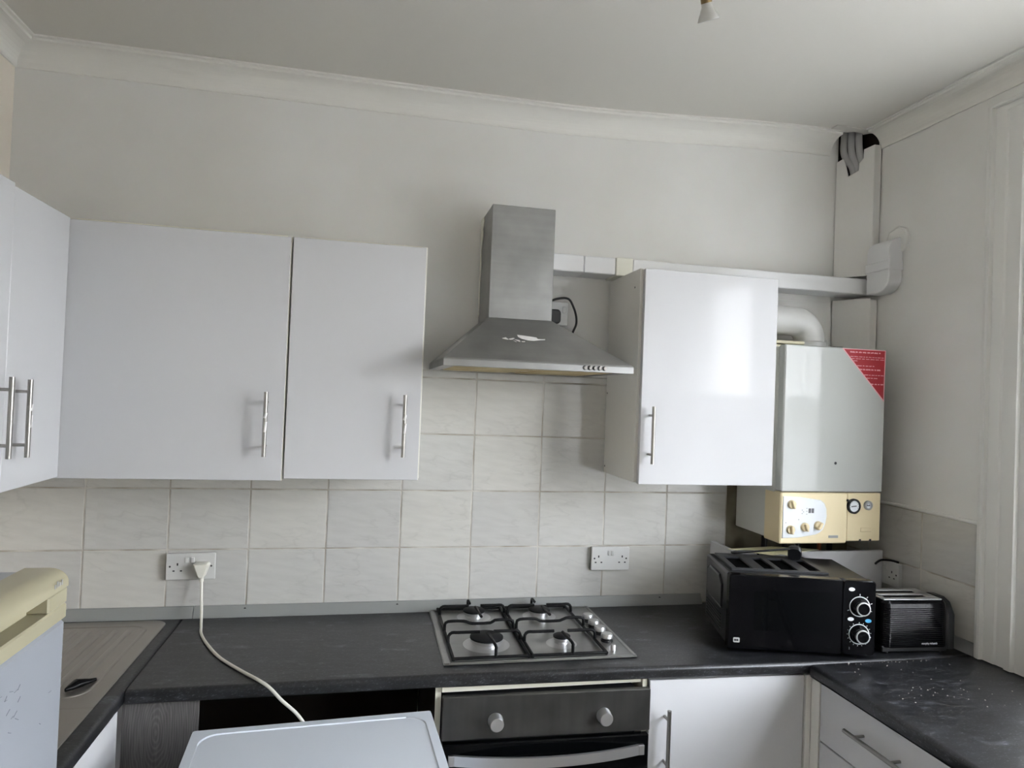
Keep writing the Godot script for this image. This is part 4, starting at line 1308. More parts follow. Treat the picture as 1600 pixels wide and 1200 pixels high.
# ------------------------------------------------------------------ gas hob
func hob():
	var t := thing("gas_hob", "steel four-burner gas hob with black pan supports", "hob", Vector3(1.40, WT, 0.27))
	var x0 := 1.110; var x1 := 1.690; var z0 := 0.034; var z1 := 0.502
	# tray: raised rim round a shallow well
	var m := mb()
	var y := WT + 0.0005
	cbox(m, Vector3(x0, y, z0), Vector3(x1, y + 0.004, z1), 0.002)
	for r in [[x0 + 0.001, x0 + 0.018, z0 + 0.001, z1 - 0.001], [x1 - 0.012, x1 - 0.001, z0 + 0.001, z1 - 0.001], [x0 + 0.018, x1 - 0.012, z0 + 0.001, z0 + 0.012], [x0 + 0.018, x1 - 0.012, z1 - 0.018, z1 - 0.001]]:
		cbox(m, Vector3(r[0], y + 0.0035, r[2]), Vector3(r[1], y + 0.0075, r[3]), 0.003)
	commit(m, "tray", M.hobsteel, t)
	var by := y + 0.004
	for b in [[1.256, 0.110, 0.036], [1.484, 0.120, 0.036], [1.256, 0.362, 0.050], [1.490, 0.378, 0.026]]:
		var r: float = b[2]
		m = mb()
		m.x = Transform3D(Basis(), Vector3(b[0], by, b[1]))
		lathe(m, [Vector2(r + 0.022, 0), Vector2(r + 0.014, 0.002), Vector2(r + 0.004, 0.0025), Vector2(r - 0.004, 0.003), Vector2(r - 0.005, 0.010), Vector2(r - 0.001, 0.013), Vector2(r - 0.001, 0.019), Vector2(0, 0.019)], 30)
		var bo := commit(m, "burner", M.alu, t)
		m = mb()
		m.x = Transform3D(Basis(), Vector3(b[0], by + 0.019, b[1]))
		lathe(m, [Vector2(r - 0.004, 0), Vector2(r + 0.001, 0.0015), Vector2(r + 0.001, 0.006), Vector2(r - 0.003, 0.0085), Vector2(0, 0.0090)], 30)
		commit(m, "burner_cap", M.burner, bo)
	# pan supports: a low frame with raised fingers
	for s in [[1.139, 1.360, 1.256, 0.110, 0.362], [1.372, 1.598, 1.487, 0.120, 0.378]]:
		m = mb()
		var f := by + 0.009
		var zb := 0.044; var zf := 0.486
		var wr := 0.0048
		tube(m, [Vector3(s[0], f, zb), Vector3(s[1], f, zb)], wr, 8)
		tube(m, [Vector3(s[0], f, zf), Vector3(s[1], f, zf)], wr, 8)
		tube(m, [Vector3(s[0], f, zb - 0.004), Vector3(s[0], f, zf + 0.004)], wr, 8)
		tube(m, [Vector3(s[1], f, zb - 0.004), Vector3(s[1], f, zf + 0.004)], wr, 8)
		for c in [[s[0], zb], [s[1], zb], [s[0], zf], [s[1], zf]]:
			tube(m, [Vector3(c[0], by + 0.0005, c[1]), Vector3(c[0], f, c[1])], 0.0045, 8)
		var h := f + 0.030
		# fingers from the sides towards each burner, one extra pair between them
		for z in [float(s[3]), 0.262, float(s[4])]:
			var gap := 0.022 if z != 0.262 else 0.0
			var fz: float = z
			if gap > 0.0:
				tube(m, curve([Vector3(s[0], f, fz), Vector3(s[0], h - 0.010, fz), Vector3(s[0] + 0.010, h, fz), Vector3(s[0] + 0.03, h, fz), Vector3(s[2] - gap, h, fz)]), wr, 8)
				tube(m, curve([Vector3(s[1], f, fz), Vector3(s[1], h - 0.010, fz), Vector3(s[1] - 0.010, h, fz), Vector3(s[1] - 0.03, h, fz), Vector3(s[2] + gap, h, fz)]), wr, 8)
			else:
				tube(m, curve([Vector3(s[0], f, fz), Vector3(s[0], h - 0.010, fz), Vector3(s[0] + 0.010, h, fz), Vector3(s[0] + 0.06, h, fz), Vector3(s[2] - 0.03, h - 0.008, fz + 0.0), Vector3(s[2] + 0.03, h - 0.008, fz), Vector3(s[1] - 0.06, h, fz), Vector3(s[1] - 0.010, h, fz), Vector3(s[1], h - 0.010, fz), Vector3(s[1], f, fz)]), wr, 8)
		# from the back and from the front
		tube(m, curve([Vector3(s[2] - 0.012, f, zb), Vector3(s[2] - 0.012, h - 0.008, zb), Vector3(s[2] - 0.012, h, zb + 0.010), Vector3(s[2] - 0.012, h, zb + 0.042)]), wr, 8)
		tube(m, [Vector3(s[2] + 0.002, h, float(s[3]) + 0.016), Vector3(s[2] + 0.006, h, 0.225)], wr, 8)
		tube(m, curve([Vector3(s[2] + 0.006, f, zf), Vector3(s[2] + 0.006, h - 0.008, zf), Vector3(s[2] + 0.006, h, zf - 0.010), Vector3(s[2] + 0.002, h, float(s[4]) + 0.012)]), wr, 8)
		commit(m, "pan_support", M.iron, t)
	for k in 4:
		m = mb()
		m.x = Transform3D(Basis(), Vector3(1.640, by, [0.186, 0.248, 0.308, 0.374][k]))
		lathe(m, [Vector2(0.019, 0.0), Vector2(0.019, 0.004), Vector2(0.0165, 0.005), Vector2(0.0165, 0.010)], 22)
		var ko := commit(m, "knob", M.rubber, t)
		m = mb()
		m.x = Transform3D(Basis(), Vector3(1.640, by, [0.186, 0.248, 0.308, 0.374][k]))
		lathe(m, [Vector2(0.0165, 0.010), Vector2(0.0190, 0.012), Vector2(0.0190, 0.021), Vector2(0.0165, 0.0245), Vector2(0, 0.025)], 22)
		commit(m, "knob_cap", M.alu, ko)
	m = mb()
	m.x = Transform3D(Basis(), Vector3(1.632, by, 0.452))
	lathe(m, [Vector2(0.008, 0), Vector2(0.008, 0.016), Vector2(0.0065, 0.018), Vector2(0, 0.018)], 16)
	commit(m, "ignition_button", M.alu, t)

# ------------------------------------------------------------------ sink
func sink():
	var t := thing("sink", "stainless steel sink and ribbed drainer in the left worktop", "sink", Vector3(0.03, WT, 0.5))
	var x0 := -0.215; var x1 := 0.276; var z0 := 0.045; var z1 := 0.962
	var y := WT + 0.0005
	var m := mb()
	m.x = Transform3D(Basis(Vector3.RIGHT, Vector3.BACK, Vector3.UP), Vector3(0, y, 0))
	var p := PackedVector2Array()
	for q in rrect(x1 - x0, 0.70, 0.045, 8, Vector2((x0 + x1) / 2, z0 + 0.35)):
		p.append(Vector2(q.x, minf(q.y, 0.655)))
	prism(m, p, 0.0, 0.0035, 0.0015)
	m.x = Transform3D()
	cbox(m, Vector3(x0, y, 0.655), Vector3(-0.14, y + 0.0035, z1), 0.001)
	cbox(m, Vector3(0.20, y, 0.655), Vector3(x1, y + 0.0035, z1), 0.001)
	cbox(m, Vector3(-0.14, y, 0.935), Vector3(0.20, y + 0.0035, z1), 0.001)
	var dr := commit(m, "drainer", M.sinksteel, t)
	# pressed bead and drainage ribs
	m = mb()
	var bead := []
	for q in rrect(0.42, 0.50, 0.05, 8, Vector2(0.022, 0.345)):
		bead.append(Vector3(q.x, y + 0.0030, q.y))
	bead.append(bead[0])
	tube(m, bead, 0.006, 8, 0.0025)
	commit(m, "pressed_bead", M.sinksteel, dr)
	for k in 10:
		m = mb()
		var x := -0.150 + 0.0375 * k
		tube(m, [Vector3(x, y + 0.0028, 0.135), Vector3(x, y + 0.0034, 0.15), Vector3(x, y + 0.0034, 0.545), Vector3(x, y + 0.0028, 0.56)], 0.009, 10, 0.0045)
		commit(m, "rib", M.sinksteel, dr)
	# bowl
	m = mb()
	var a := Vector3(-0.14, y, 0.665); var b := Vector3(0.20, y, 0.925)
	var bt := y - 0.15
	quad(m, Vector3(a.x, y + 0.003, a.z), Vector3(b.x, y + 0.003, a.z), Vector3(b.x - 0.02, bt, a.z + 0.02), Vector3(a.x + 0.02, bt, a.z + 0.02), Vector3(0, 0.1, 1).normalized())
	quad(m, Vector3(a.x, y + 0.003, b.z), Vector3(b.x, y + 0.003, b.z), Vector3(b.x - 0.02, bt, b.z - 0.02), Vector3(a.x + 0.02, bt, b.z - 0.02), Vector3(0, 0.1, -1).normalized())
	quad(m, Vector3(a.x, y + 0.003, a.z), Vector3(a.x, y + 0.003, b.z), Vector3(a.x + 0.02, bt, b.z - 0.02), Vector3(a.x + 0.02, bt, a.z + 0.02), Vector3(1, 0.1, 0).normalized())
	quad(m, Vector3(b.x, y + 0.003, a.z), Vector3(b.x, y + 0.003, b.z), Vector3(b.x - 0.02, bt, b.z - 0.02), Vector3(b.x - 0.02, bt, a.z + 0.02), Vector3(-1, 0.1, 0).normalized())
	quad(m, Vector3(a.x + 0.02, bt, a.z + 0.02), Vector3(b.x - 0.02, bt, a.z + 0.02), Vector3(b.x - 0.02, bt, b.z - 0.02), Vector3(a.x + 0.02, bt, b.z - 0.02), Vector3.UP)
	quad(m, Vector3(a.x, y + 0.0034, 0.655), Vector3(b.x, y + 0.0034, 0.655), Vector3(b.x, y + 0.003, a.z), Vector3(a.x, y + 0.003, a.z), Vector3.UP)
	commit(m, "bowl", M.sinksteel, t)
	# black scrap lying on the drainer
	m = mb()
	m.x = Transform3D(Basis(Vector3.UP, deg_to_rad(52.0)), Vector3(0.203, y + 0.007, 0.535))
	var sp := [[-0.036, 0.003, 0.006], [-0.022, 0.013, 0.009], [-0.006, 0.018, 0.013], [0.010, 0.012, 0.010], [0.024, 0.009, 0.007], [0.040, 0.003, 0.005]]
	for i in sp.size() - 1:
		for k in 10:
			var P := []
			for w in [[i, k], [i, k + 1], [i + 1, k + 1], [i + 1, k]]:
				var an: float = TAU * w[1] / 10.0
				var e: Array = sp[w[0]]
				P.append([Vector3(e[0], sin(an) * e[2] * 0.8 + e[2] * 0.8 - 0.003, cos(an) * e[1]), Vector3(0, sin(an), cos(an))])
			tri(m, P[0][0], P[1][0], P[2][0], P[0][1], P[1][1], P[2][1])
			tri(m, P[0][0], P[2][0], P[3][0], P[0][1], P[2][1], P[3][1])
	tag(commit(m, "crumpled_wrapper", M.black), "small shiny black crumpled scrap on the sink drainer", "wrapper")

# ------------------------------------------------------------------ fridge
func fridge():
	var t := thing("fridge", "white fridge with a yellowed cream top and door handle strip", "fridge", Vector3(0.06, 0, 1.26))
	var z0 := 0.982; var z1 := 1.535
	var fx := 0.334
	box(t, "cabinet", Vector3(-0.225, 0.03, z0 + 0.004), Vector3(0.276, 1.272, z1 - 0.004), M.fridge_white, 0.004)
	var d := box(t, "door", Vector3(0.280, 0.06, z0 + 0.002), Vector3(fx, 1.229, z1), M.fridge_white, 0.006)
	# cream strip with a finger recess along the top of the door
	var m := mb()
	cbox(m, Vector3(0.280, 1.2295, z0), Vector3(fx + 0.001, 1.258, z1), 0.003)
	cbox(m, Vector3(0.280, 1.258, z0), Vector3(fx + 0.001, 1.288, z0 + 0.075), 0.003)
	cbox(m, Vector3(0.280, 1.258, z0 + 0.075), Vector3(fx - 0.034, 1.288, z1), 0.0)
	var hs := commit(m, "handle_strip", M.fridge_cream, d)
	# top: rounded cream nosing with an inset worktop
	m = mb()
	m.x = Transform3D()
	var p := PackedVector2Array([Vector2(0.270, 1.276), Vector2(0.276, 1.2895), Vector2(fx + 0.003, 1.2895)])
	for k in 7:
		var a := deg_to_rad(15.0 + 75.0 * k / 6.0)
		p.append(Vector2(fx - 0.030 + 0.034 * cos(a), 1.293 + 0.030 * sin(a)))
	p.append(Vector2(0.262, 1.323)); p.append(Vector2(0.262, 1.276))
	prism(m, p, z0 - 0.002, z1 + 0.002, 0.004)
	commit(m, "top_nosing", M.fridge_cream, t)
	box(t, "top_board", Vector3(-0.228, 1.2745, z0), Vector3(0.2615, 1.316, z1), M.fridge_white, 0.004)
	# worn badge on the nosing
	m = mb()
	for k in 4:
		cbox(m, Vector3(fx + 0.0028, 1.299, z0 + 0.030 + 0.009 * k), Vector3(fx + 0.0042, 1.299 + [0.010, 0.007, 0.011, 0.007][k], z0 + 0.034 + 0.009 * k), 0.0)
	commit(m, "worn_badge", M.hose, t)
	# scuffs on the door
	m = mb()
	var rng := RandomNumberGenerator.new()
	rng.seed = 44
	for k in 26:
		var y := rng.randf_range(1.09, 1.19); var z := rng.randf_range(1.14, 1.24)
		if k > 22:
			y = rng.randf_range(0.95, 1.16); z = rng.randf_range(1.02, 1.10)
		var l := rng.randf_range(0.004, 0.012)
		tube(m, [Vector3(fx + 0.0002, y, z), Vector3(fx + 0.0002, y + l * rng.randf_range(-1, 1), z + l)], 0.0004, 4)
	commit(m, "scuffs", M.scuff, d)
	for q in [[-0.18, z0 + 0.05], [-0.18, z1 - 0.05], [0.22, z0 + 0.05], [0.22, z1 - 0.05]]:
		m = mb()
		m.x = Transform3D(Basis(), Vector3(q[0], 0, q[1]))
		lathe(m, [Vector2(0.02, 0.0), Vector2(0.02, 0.03)], 12)
		commit(m, "foot", M.rubber, t)

# ------------------------------------------------------------------ washing machine pulled out of its gap
func washer():
	var t := turned("washing_machine", "white washing machine pulled out in front of the empty gap", "washing machine", Vector3(0.494, 0, 0.660), 3.4)
	var w := 0.574; var dp := 0.56; var h := 0.850
	box(t, "body", Vector3(0.004, 0.02, 0.004), Vector3(w - 0.004, h - 0.034, dp), M.appliance, 0.006)
	# lid: flat slab, a raised border with rounded inner corners
	var m := mb()
	cbox(m, Vector3(0, h - 0.033, 0), Vector3(w, h - 0.003, dp + 0.01), 0.005)
	var lid := commit(m, "lid", M.appliance, t)
	m = mb()
	m.x = Transform3D(Basis(Vector3.RIGHT, Vector3.BACK, Vector3.UP), Vector3(0, h - 0.004, 0))
	# frame drawn as a closed strip between outer and inner outline
	var outer := rrect(w - 0.006, dp - 0.002, 0.006, 8, Vector2(w / 2, dp / 2 + 0.004))
	var inner := rrect(w - 0.046, dp - 0.046, 0.045, 8, Vector2(w / 2, dp / 2 + 0.004))
	var n := outer.size()
	for i in n:
		var k := (i + 1) % n
		var o0 := Vector3(outer[i].x, outer[i].y, 0.0035); var o1 := Vector3(outer[k].x, outer[k].y, 0.0035)
		var i0 := Vector3(inner[i].x, inner[i].y, 0.0035); var i1 := Vector3(inner[k].x, inner[k].y, 0.0035)
		quad(m, o0, o1, i1, i0, Vector3(0, 0, 1))
		var c := Vector3(w / 2, dp / 2, 0)
		var dn := (i0 - c); dn.z = 0
		var b0 := i0 + (c - i0).normalized() * 0.003; b0.z = 0.0008
		var b1 := i1 + (c - i1).normalized() * 0.003; b1.z = 0.0008
		quad(m, i0, i1, b1, b0, (-dn.normalized() + Vector3(0, 0, 1)).normalized())
		var e0 := Vector3(outer[i].x, outer[i].y, -0.003); var e1 := Vector3(outer[k].x, outer[k].y, -0.003)
		var en := Vector3(o1.y - o0.y, -(o1.x - o0.x), 0)
		if en.length() > 1e-6:
			quad(m, o0, o1, e1, e0, en.normalized())
	commit(m, "lid_border", M.appliance, lid)
	# front with door and drawer, turned to the room
	var f := box(t, "control_fascia", Vector3(0.006, h - 0.16, dp + 0.001), Vector3(w - 0.006, h - 0.036, dp + 0.014), M.appliance, 0.003)
	m = mb()
	m.x = Transform3D(Basis(Vector3.RIGHT, Vector3.BACK, Vector3.DOWN), Vector3(w * 0.72, h - 0.10, dp + 0.014))
	lathe(m, [Vector2(0.028, 0), Vector2(0.026, 0.016), Vector2(0, 0.017)], 20)
	commit(m, "dial", M.white_plastic, f)
	m = mb()
	m.x = Transform3D(Basis(Vector3.RIGHT, Vector3.BACK, Vector3.DOWN), Vector3(w / 2, 0.42, dp))
	lathe(m, [Vector2(0.19, 0), Vector2(0.185, 0.022), Vector2(0.15, 0.028), Vector2(0.13, 0.016)], 36)
	var pd := commit(m, "porthole_door", M.white_plastic, t)
	m = mb()
	m.x = Transform3D(Basis(Vector3.RIGHT, Vector3.BACK, Vector3.DOWN), Vector3(w / 2, 0.42, dp))
	lathe(m, [Vector2(0.13, 0.016), Vector2(0.09, 0.006), Vector2(0, 0.002)], 36)
	commit(m, "porthole_glass", M.darkglass, pd)
	for q in [[0.05, 0.05], [w - 0.05, 0.05], [0.05, dp - 0.05], [w - 0.05, dp - 0.05]]:
		m = mb()
		m.x = Transform3D(Basis(), Vector3(q[0], 0, q[1]))
		lathe(m, [Vector2(0.02, 0.0), Vector2(0.02, 0.02)], 12)
		commit(m, "foot", M.rubber, t)

# ------------------------------------------------------------------ microwave
func microwave():
	var t := turned("microwave", "black microwave oven standing in the right-hand corner under the boiler", "microwave", Vector3(1.990, WT, 0.494), -14.5)
	var w := 0.445; var h := 0.240; var d := 0.305; var b := 0.012
	# own axes: x along the front, y up from the worktop, z outwards (front face at z = 0)
	# shell with pressed panel on its left side
	var m := mb()
	cbox(m, Vector3(0.004, b, -d), Vector3(w - 0.004, h - 0.004, -0.034), 0.006)
	var sh := commit(m, "shell", M.black_satin, t)
	m = mb()
	m.x = Transform3D(Basis(Vector3.BACK, Vector3.UP, Vector3.LEFT), Vector3(0.004, 0, 0))
	prism(m, PackedVector2Array([Vector2(-0.27, 0.11), Vector2(-0.27, 0.195), Vector2(-0.245, 0.21), Vector2(-0.12, 0.21), Vector2(-0.085, 0.185), Vector2(-0.085, 0.11)]), 0.0, 0.006, 0.005)
	commit(m, "side_pressing", M.black_satin, sh)
	m = mb()
	for k in 6:
		cbox(m, Vector3(0.0015, 0.035 + 0.010 * k, -0.28), Vector3(0.0045, 0.040 + 0.010 * k, -0.10), 0.001)
	commit(m, "side_louvres", M.black_matt, sh)
	# raised deck with four slots on top
	m = mb()
	var yt := h - 0.004
	cbox(m, Vector3(0.025, yt, -d + 0.02), Vector3(0.330, yt + 0.007, -0.235), 0.001)
	cbox(m, Vector3(0.025, yt, -0.085), Vector3(0.330, yt + 0.007, -0.070), 0.001)
	for k in 5:
		var x := 0.025 + 0.0715 * k
		cbox(m, Vector3(x, yt, -0.235), Vector3(x + 0.019 + (0.018 if k % 2 == 1 else 0.0), yt + 0.007, -0.085), 0.001)
	commit(m, "slotted_deck", M.deck, sh)
	box(sh, "slot_floor", Vector3(0.027, yt, -0.234), Vector3(0.328, yt + 0.0006, -0.086), M.void_black, 0.0)
	# door and fascia
	m = mb()
	m.x = Transform3D(Basis(), Vector3(0, 0, -0.032))
	prism(m, rrect(0.345, h - b, 0.006, 4, Vector2(0.1725, (h + b) / 2)), 0.0, 0.032, 0.003)
	var door_ := commit(m, "door", M.black, t)
	m = mb()
	prism(m, rrect(0.235, 0.125, 0.008, 4, Vector2(0.195, 0.135)), -0.001, 0.0006)
	commit(m, "door_window", M.darkglass, door_)
	m = mb()
	prism(m, rrect(0.020, 0.015, 0.003, 3, Vector2(0.026, 0.040)), -0.001, 0.0008)
	var bd := commit(m, "badge", M.hose, door_)
	m = mb()
	for q in [[0.022, 0.040], [0.0285, 0.040]]:
		prism(m, disc(0.0032, 12, Vector2(q[0], q[1])), 0.0008, 0.0014)
	commit(m, "badge_mark", M.rubber, bd)
	m = mb()
	m.x = Transform3D(Basis(), Vector3(0, 0, -0.032))
	prism(m, rrect(w - 0.347, h - b, 0.012, 5, Vector2((w + 0.347) / 2, (h + b) / 2)), 0.0, 0.032, 0.003)
	var fa := commit(m, "control_panel", M.black, t)
	var cx := 0.396
	for k in 2:
		var cy: float = [0.161, 0.077][k]
		# printed ring and ticks
		m = mb()
		var ring := []
		for i in 33:
			var a := TAU * i / 32.0
			ring.append(Vector3(cx + cos(a) * 0.0300, cy + sin(a) * 0.0300, 0.0002))
		tube(m, ring, 0.0014, 6, 0.0006, Vector3.BACK)
		var nt: int = [7, 17][k]
		for i in nt:
			var a := deg_to_rad(-20.0 + 220.0 * i / 6.0) if k == 0 else deg_to_rad(90.0 - 330.0 * i / 16.0)
			if k == 0 and (i == 4 or i == 5): continue
			var e := Vector3(cos(a), sin(a), 0)
			var c := Vector3(cx, cy, 0.0003)
			tube(m, [c + e * 0.0335, c + e * (0.0365 if k == 1 else 0.039)], 0.0009, 5)
		commit(m, "dial_print", M.print_white, fa)
		m = mb()
		m.x = Transform3D(Basis(Vector3.RIGHT, Vector3.BACK, Vector3.DOWN), Vector3(cx, cy, 0))
		lathe(m, [Vector2(0.0285, 0), Vector2(0.0265, 0.004), Vector2(0.0205, 0.010), Vector2(0.0195, 0.026), Vector2(0.0180, 0.0275), Vector2(0, 0.0275)], 28)
		var kn := commit(m, "dial", M.black, fa)
		m = mb()
		m.x = Transform3D(Basis(Vector3.RIGHT, Vector3.BACK, Vector3.DOWN), Vector3(cx, cy, 0.0268))
		lathe(m, [Vector2(0.0208, -0.003), Vector2(0.0208, 0.0006), Vector2(0.0185, 0.0012), Vector2(0.0172, 0.0010), Vector2(0.0172, -0.002)], 28)
		commit(m, "dial_ring", M.alu, kn)
	for q in [[0.371, 0.213, M.print_white], [0.370, 0.122, M.print_white], [0.423, 0.119, M.print_blue]]:
		m = mb()
		prism(m, disc(0.0095, 18, Vector2(q[0], q[1]), 0.0058), -0.001, 0.0005)
		commit(m, "printed_label", q[2], fa)
	m = mb()
	prism(m, rrect(0.003, 0.008, 0.001, 2, Vector2(0.368, 0.033)), -0.001, 0.0005)
	commit(m, "printed_mark", M.print_grey, fa)
	for q in [[0.04, -0.06], [w - 0.04, -0.06], [0.04, -d + 0.04], [w - 0.04, -d + 0.04]]:
		m = mb()
		m.x = Transform3D(Basis(), Vector3(q[0], 0.0003, q[1]))
		lathe(m, [Vector2(0.014, 0.0), Vector2(0.014, b + 0.002)], 12)
		commit(m, "foot", M.rubber, t)
	# black plug and flex lying on top
	var pg := thing("loose_plug", "loose black mains plug and flex lying on top of the microwave", "plug", Vector3(2.33, 1.15, 0.33))
	m = mb()
	m.x = Transform3D(Basis(Vector3.UP, deg_to_rad(-35.0)) * Basis(Vector3.RIGHT, deg_to_rad(20.0)), Vector3(2.318, 1.1785, 0.345))
	prism(m, rrect(0.044, 0.050, 0.016, 5), -0.012, 0.010, 0.006)
	commit(m, "plug_body", M.rubber, pg)
	m = mb()
	m.x = Transform3D(Basis(Vector3.UP, deg_to_rad(-35.0)) * Basis(Vector3.RIGHT, deg_to_rad(20.0)), Vector3(2.318, 1.1785, 0.345))
	prism(m, rrect(0.040, 0.046, 0.014, 5), 0.010, 0.014, 0.002)
	for q in [[0.0, 0.012, 0.004, 0.008], [-0.010, -0.010, 0.007, 0.004], [0.010, -0.010, 0.007, 0.004]]:
		cbox(m, Vector3(q[0] - q[2] / 2, q[1] - q[3] / 2, -0.028), Vector3(q[0] + q[2] / 2, q[1] + q[3] / 2, -0.012), 0.0005)
	commit(m, "plug_cover", M.black_satin, pg)
	m = mb()
	tube(m, curve([Vector3(2.300, 1.192, 0.350), Vector3(2.275, 1.188, 0.338), Vector3(2.22, 1.180, 0.32), Vector3(2.165, 1.170, 0.295), Vector3(2.135, 1.161, 0.27), Vector3(2.15, 1.1575, 0.235), Vector3(2.21, 1.158, 0.232), Vector3(2.25, 1.150, 0.232), Vector3(2.26, 1.10, 0.228), Vector3(2.26, 1.0, 0.228)]), 0.0036, 8)
	commit(m, "flex", M.rubber, pg)

# ------------------------------------------------------------------ toaster
func toaster():
	var t := turned("toaster", "black ribbed two-slice toaster beside the microwave", "toaster", Vector3(2.612, WT, 0.500), -4.0)
	var hw := 0.132; var hd := 0.078; var h := 0.168
	# ribbed sleeve: stacked rounded bands
	var n := 20
	var m := mb()
	var prof := []
	for k in n * 4 + 1:
		var y := lerpf(0.022, h - 0.020, float(k) / (n * 4))
		prof.append([y, 0.0007 * (0.5 - 0.5 * cos(TAU * k / 4.0))])
	prof.append([h - 0.010, -0.002]); prof.append([h - 0.003, -0.008])
	var base := rrect(hw * 2 - 0.03, hd * 2, 0.030, 6)
	for i in prof.size() - 1:
		for k in base.size():
			var k2 := (k + 1) % base.size()
			var P := []
			for q in [[i, k], [i, k2], [i + 1, k2], [i + 1, k]]:
				var e: Array = prof[q[0]]
				var c: Vector2 = base[q[1]]
				var prv: Vector2 = base[(q[1] + base.size() - 1) % base.size()]; var nx: Vector2 = base[(q[1] + 1) % base.size()]
				var tg := (nx - prv).normalized()
				var nn := Vector2(tg.y, -tg.x)
				var p := c + nn * float(e[1])
				P.append([Vector3(p.x - 0.010, e[0], p.y), Vector3(nn.x, 0, nn.y)])
			var dy: float = prof[i + 1][0] - prof[i][0]
			var dr: float = prof[i + 1][1] - prof[i][1]
			var tilt := Vector3(0, -dr / dy, 0)
			tri(m, P[0][0], P[1][0], P[2][0], (P[0][1] + tilt).normalized(), (P[1][1] + tilt).normalized(), (P[2][1] + tilt).normalized())
			tri(m, P[0][0], P[2][0], P[3][0], (P[0][1] + tilt).normalized(), (P[2][1] + tilt).normalized(), (P[3][1] + tilt).normalized())
	commit(m, "sleeve", M.black, t)
	# end cap, base and steel top with two slots
	m = mb()
	m.x = Transform3D(Basis(Vector3.BACK, Vector3.UP, Vector3.LEFT), Vector3(0, 0, 0))
	var cap := PackedVector2Array([Vector2(-hd + 0.008, 0.012), Vector2(hd - 0.008, 0.012), Vector2(hd - 0.010, 0.12), Vector2(hd - 0.030, h - 0.012), Vector2(hd - 0.055, h - 0.002), Vector2(-hd + 0.055, h - 0.002), Vector2(-hd + 0.030, h - 0.012), Vector2(-hd + 0.010, 0.12)])
	prism(m, cap, -hw - 0.006, -hw + 0.030, 0.008, 50.0)
	commit(m, "end_cap", M.black_satin, t)
	box(t, "base", Vector3(-hw + 0.008, 0.006, -hd + 0.006), Vector3(hw - 0.028, 0.024, hd - 0.006), M.black_matt, 0.003)
	m = mb()
	m.x = Transform3D(Basis(Vector3.RIGHT, Vector3.BACK, Vector3.UP), Vector3(-0.010, h - 0.004, 0))
	# strips of the top plate either side of the slots
	var xa := -hw + 0.030; var xb := hw - 0.030
	for q in [[xa, xb, -hd + 0.018, -0.038], [xa, xb, -0.010, 0.010], [xa, xb, 0.038, hd - 0.018], [xa, xa + 0.018, -0.038, 0.038], [xb - 0.030, xb, -0.038, 0.038]]:
		cbox(m, Vector3(q[0], q[2], 0), Vector3(q[1], q[3], 0.005), 0.0015)
	commit(m, "top_plate", M.alu, t)
	box(t, "slot_floor", Vector3(-hw + 0.024, h - 0.07, -hd + 0.02), Vector3(hw - 0.044, h - 0.045, hd - 0.02), M.black_matt, 0.0)
	letters(t, "lettering", "morphy richards", 0.0056, M.print_white, Transform3D(Basis(), Vector3(0.035, 0.034, hd + 0.0012)))
	for q in [[-hw + 0.03, -hd + 0.02], [hw - 0.05, -hd + 0.02], [-hw + 0.03, hd - 0.02], [hw - 0.05, hd - 0.02]]:
		m = mb()
		m.x = Transform3D(Basis(), Vector3(q[0], 0.0004, q[1]))
		lathe(m, [Vector2(0.009, 0.0), Vector2(0.009, 0.007)], 10)
		commit(m, "foot", M.rubber, t)

# ------------------------------------------------------------------ sockets
# double socket face in own axes: centre at the origin, z outwards
func socket_face(t: Node, w: float, outs: Array, rockers: Array):
	var m := mb()
	prism(m, rrect(w, 0.086, 0.003, 3), 0.0, 0.009, 0.002)
	var fp := commit(m, "face_plate", M.white_plastic, t)
	for x in outs:
		m = mb()
		cbox(m, Vector3(x - 0.0022, 0.004, 0.0085), Vector3(x + 0.0022, 0.012, 0.0094), 0.0)
		cbox(m, Vector3(x - 0.0145, -0.0155, 0.0085), Vector3(x - 0.0080, -0.0112, 0.0094), 0.0)
		cbox(m, Vector3(x + 0.0080, -0.0155, 0.0085), Vector3(x + 0.0145, -0.0112, 0.0094), 0.0)
		commit(m, "pin_holes", M.rubber, fp)
	for x in rockers:
		m = mb()
		cbox(m, Vector3(x - 0.0055, 0.012, 0.0085), Vector3(x + 0.0055, 0.031, 0.0135), 0.002)
		commit(m, "switch", M.white_plastic, fp)
	for x in [-w / 2 + 0.012, w / 2 - 0.012]:
		m = mb()
		m.x = Transform3D(Basis(), Vector3(x, 0.001, 0))
		prism(m, disc(0.0032, 10), 0.0085, 0.0094)
		commit(m, "screw_hole", M.rubber, fp)

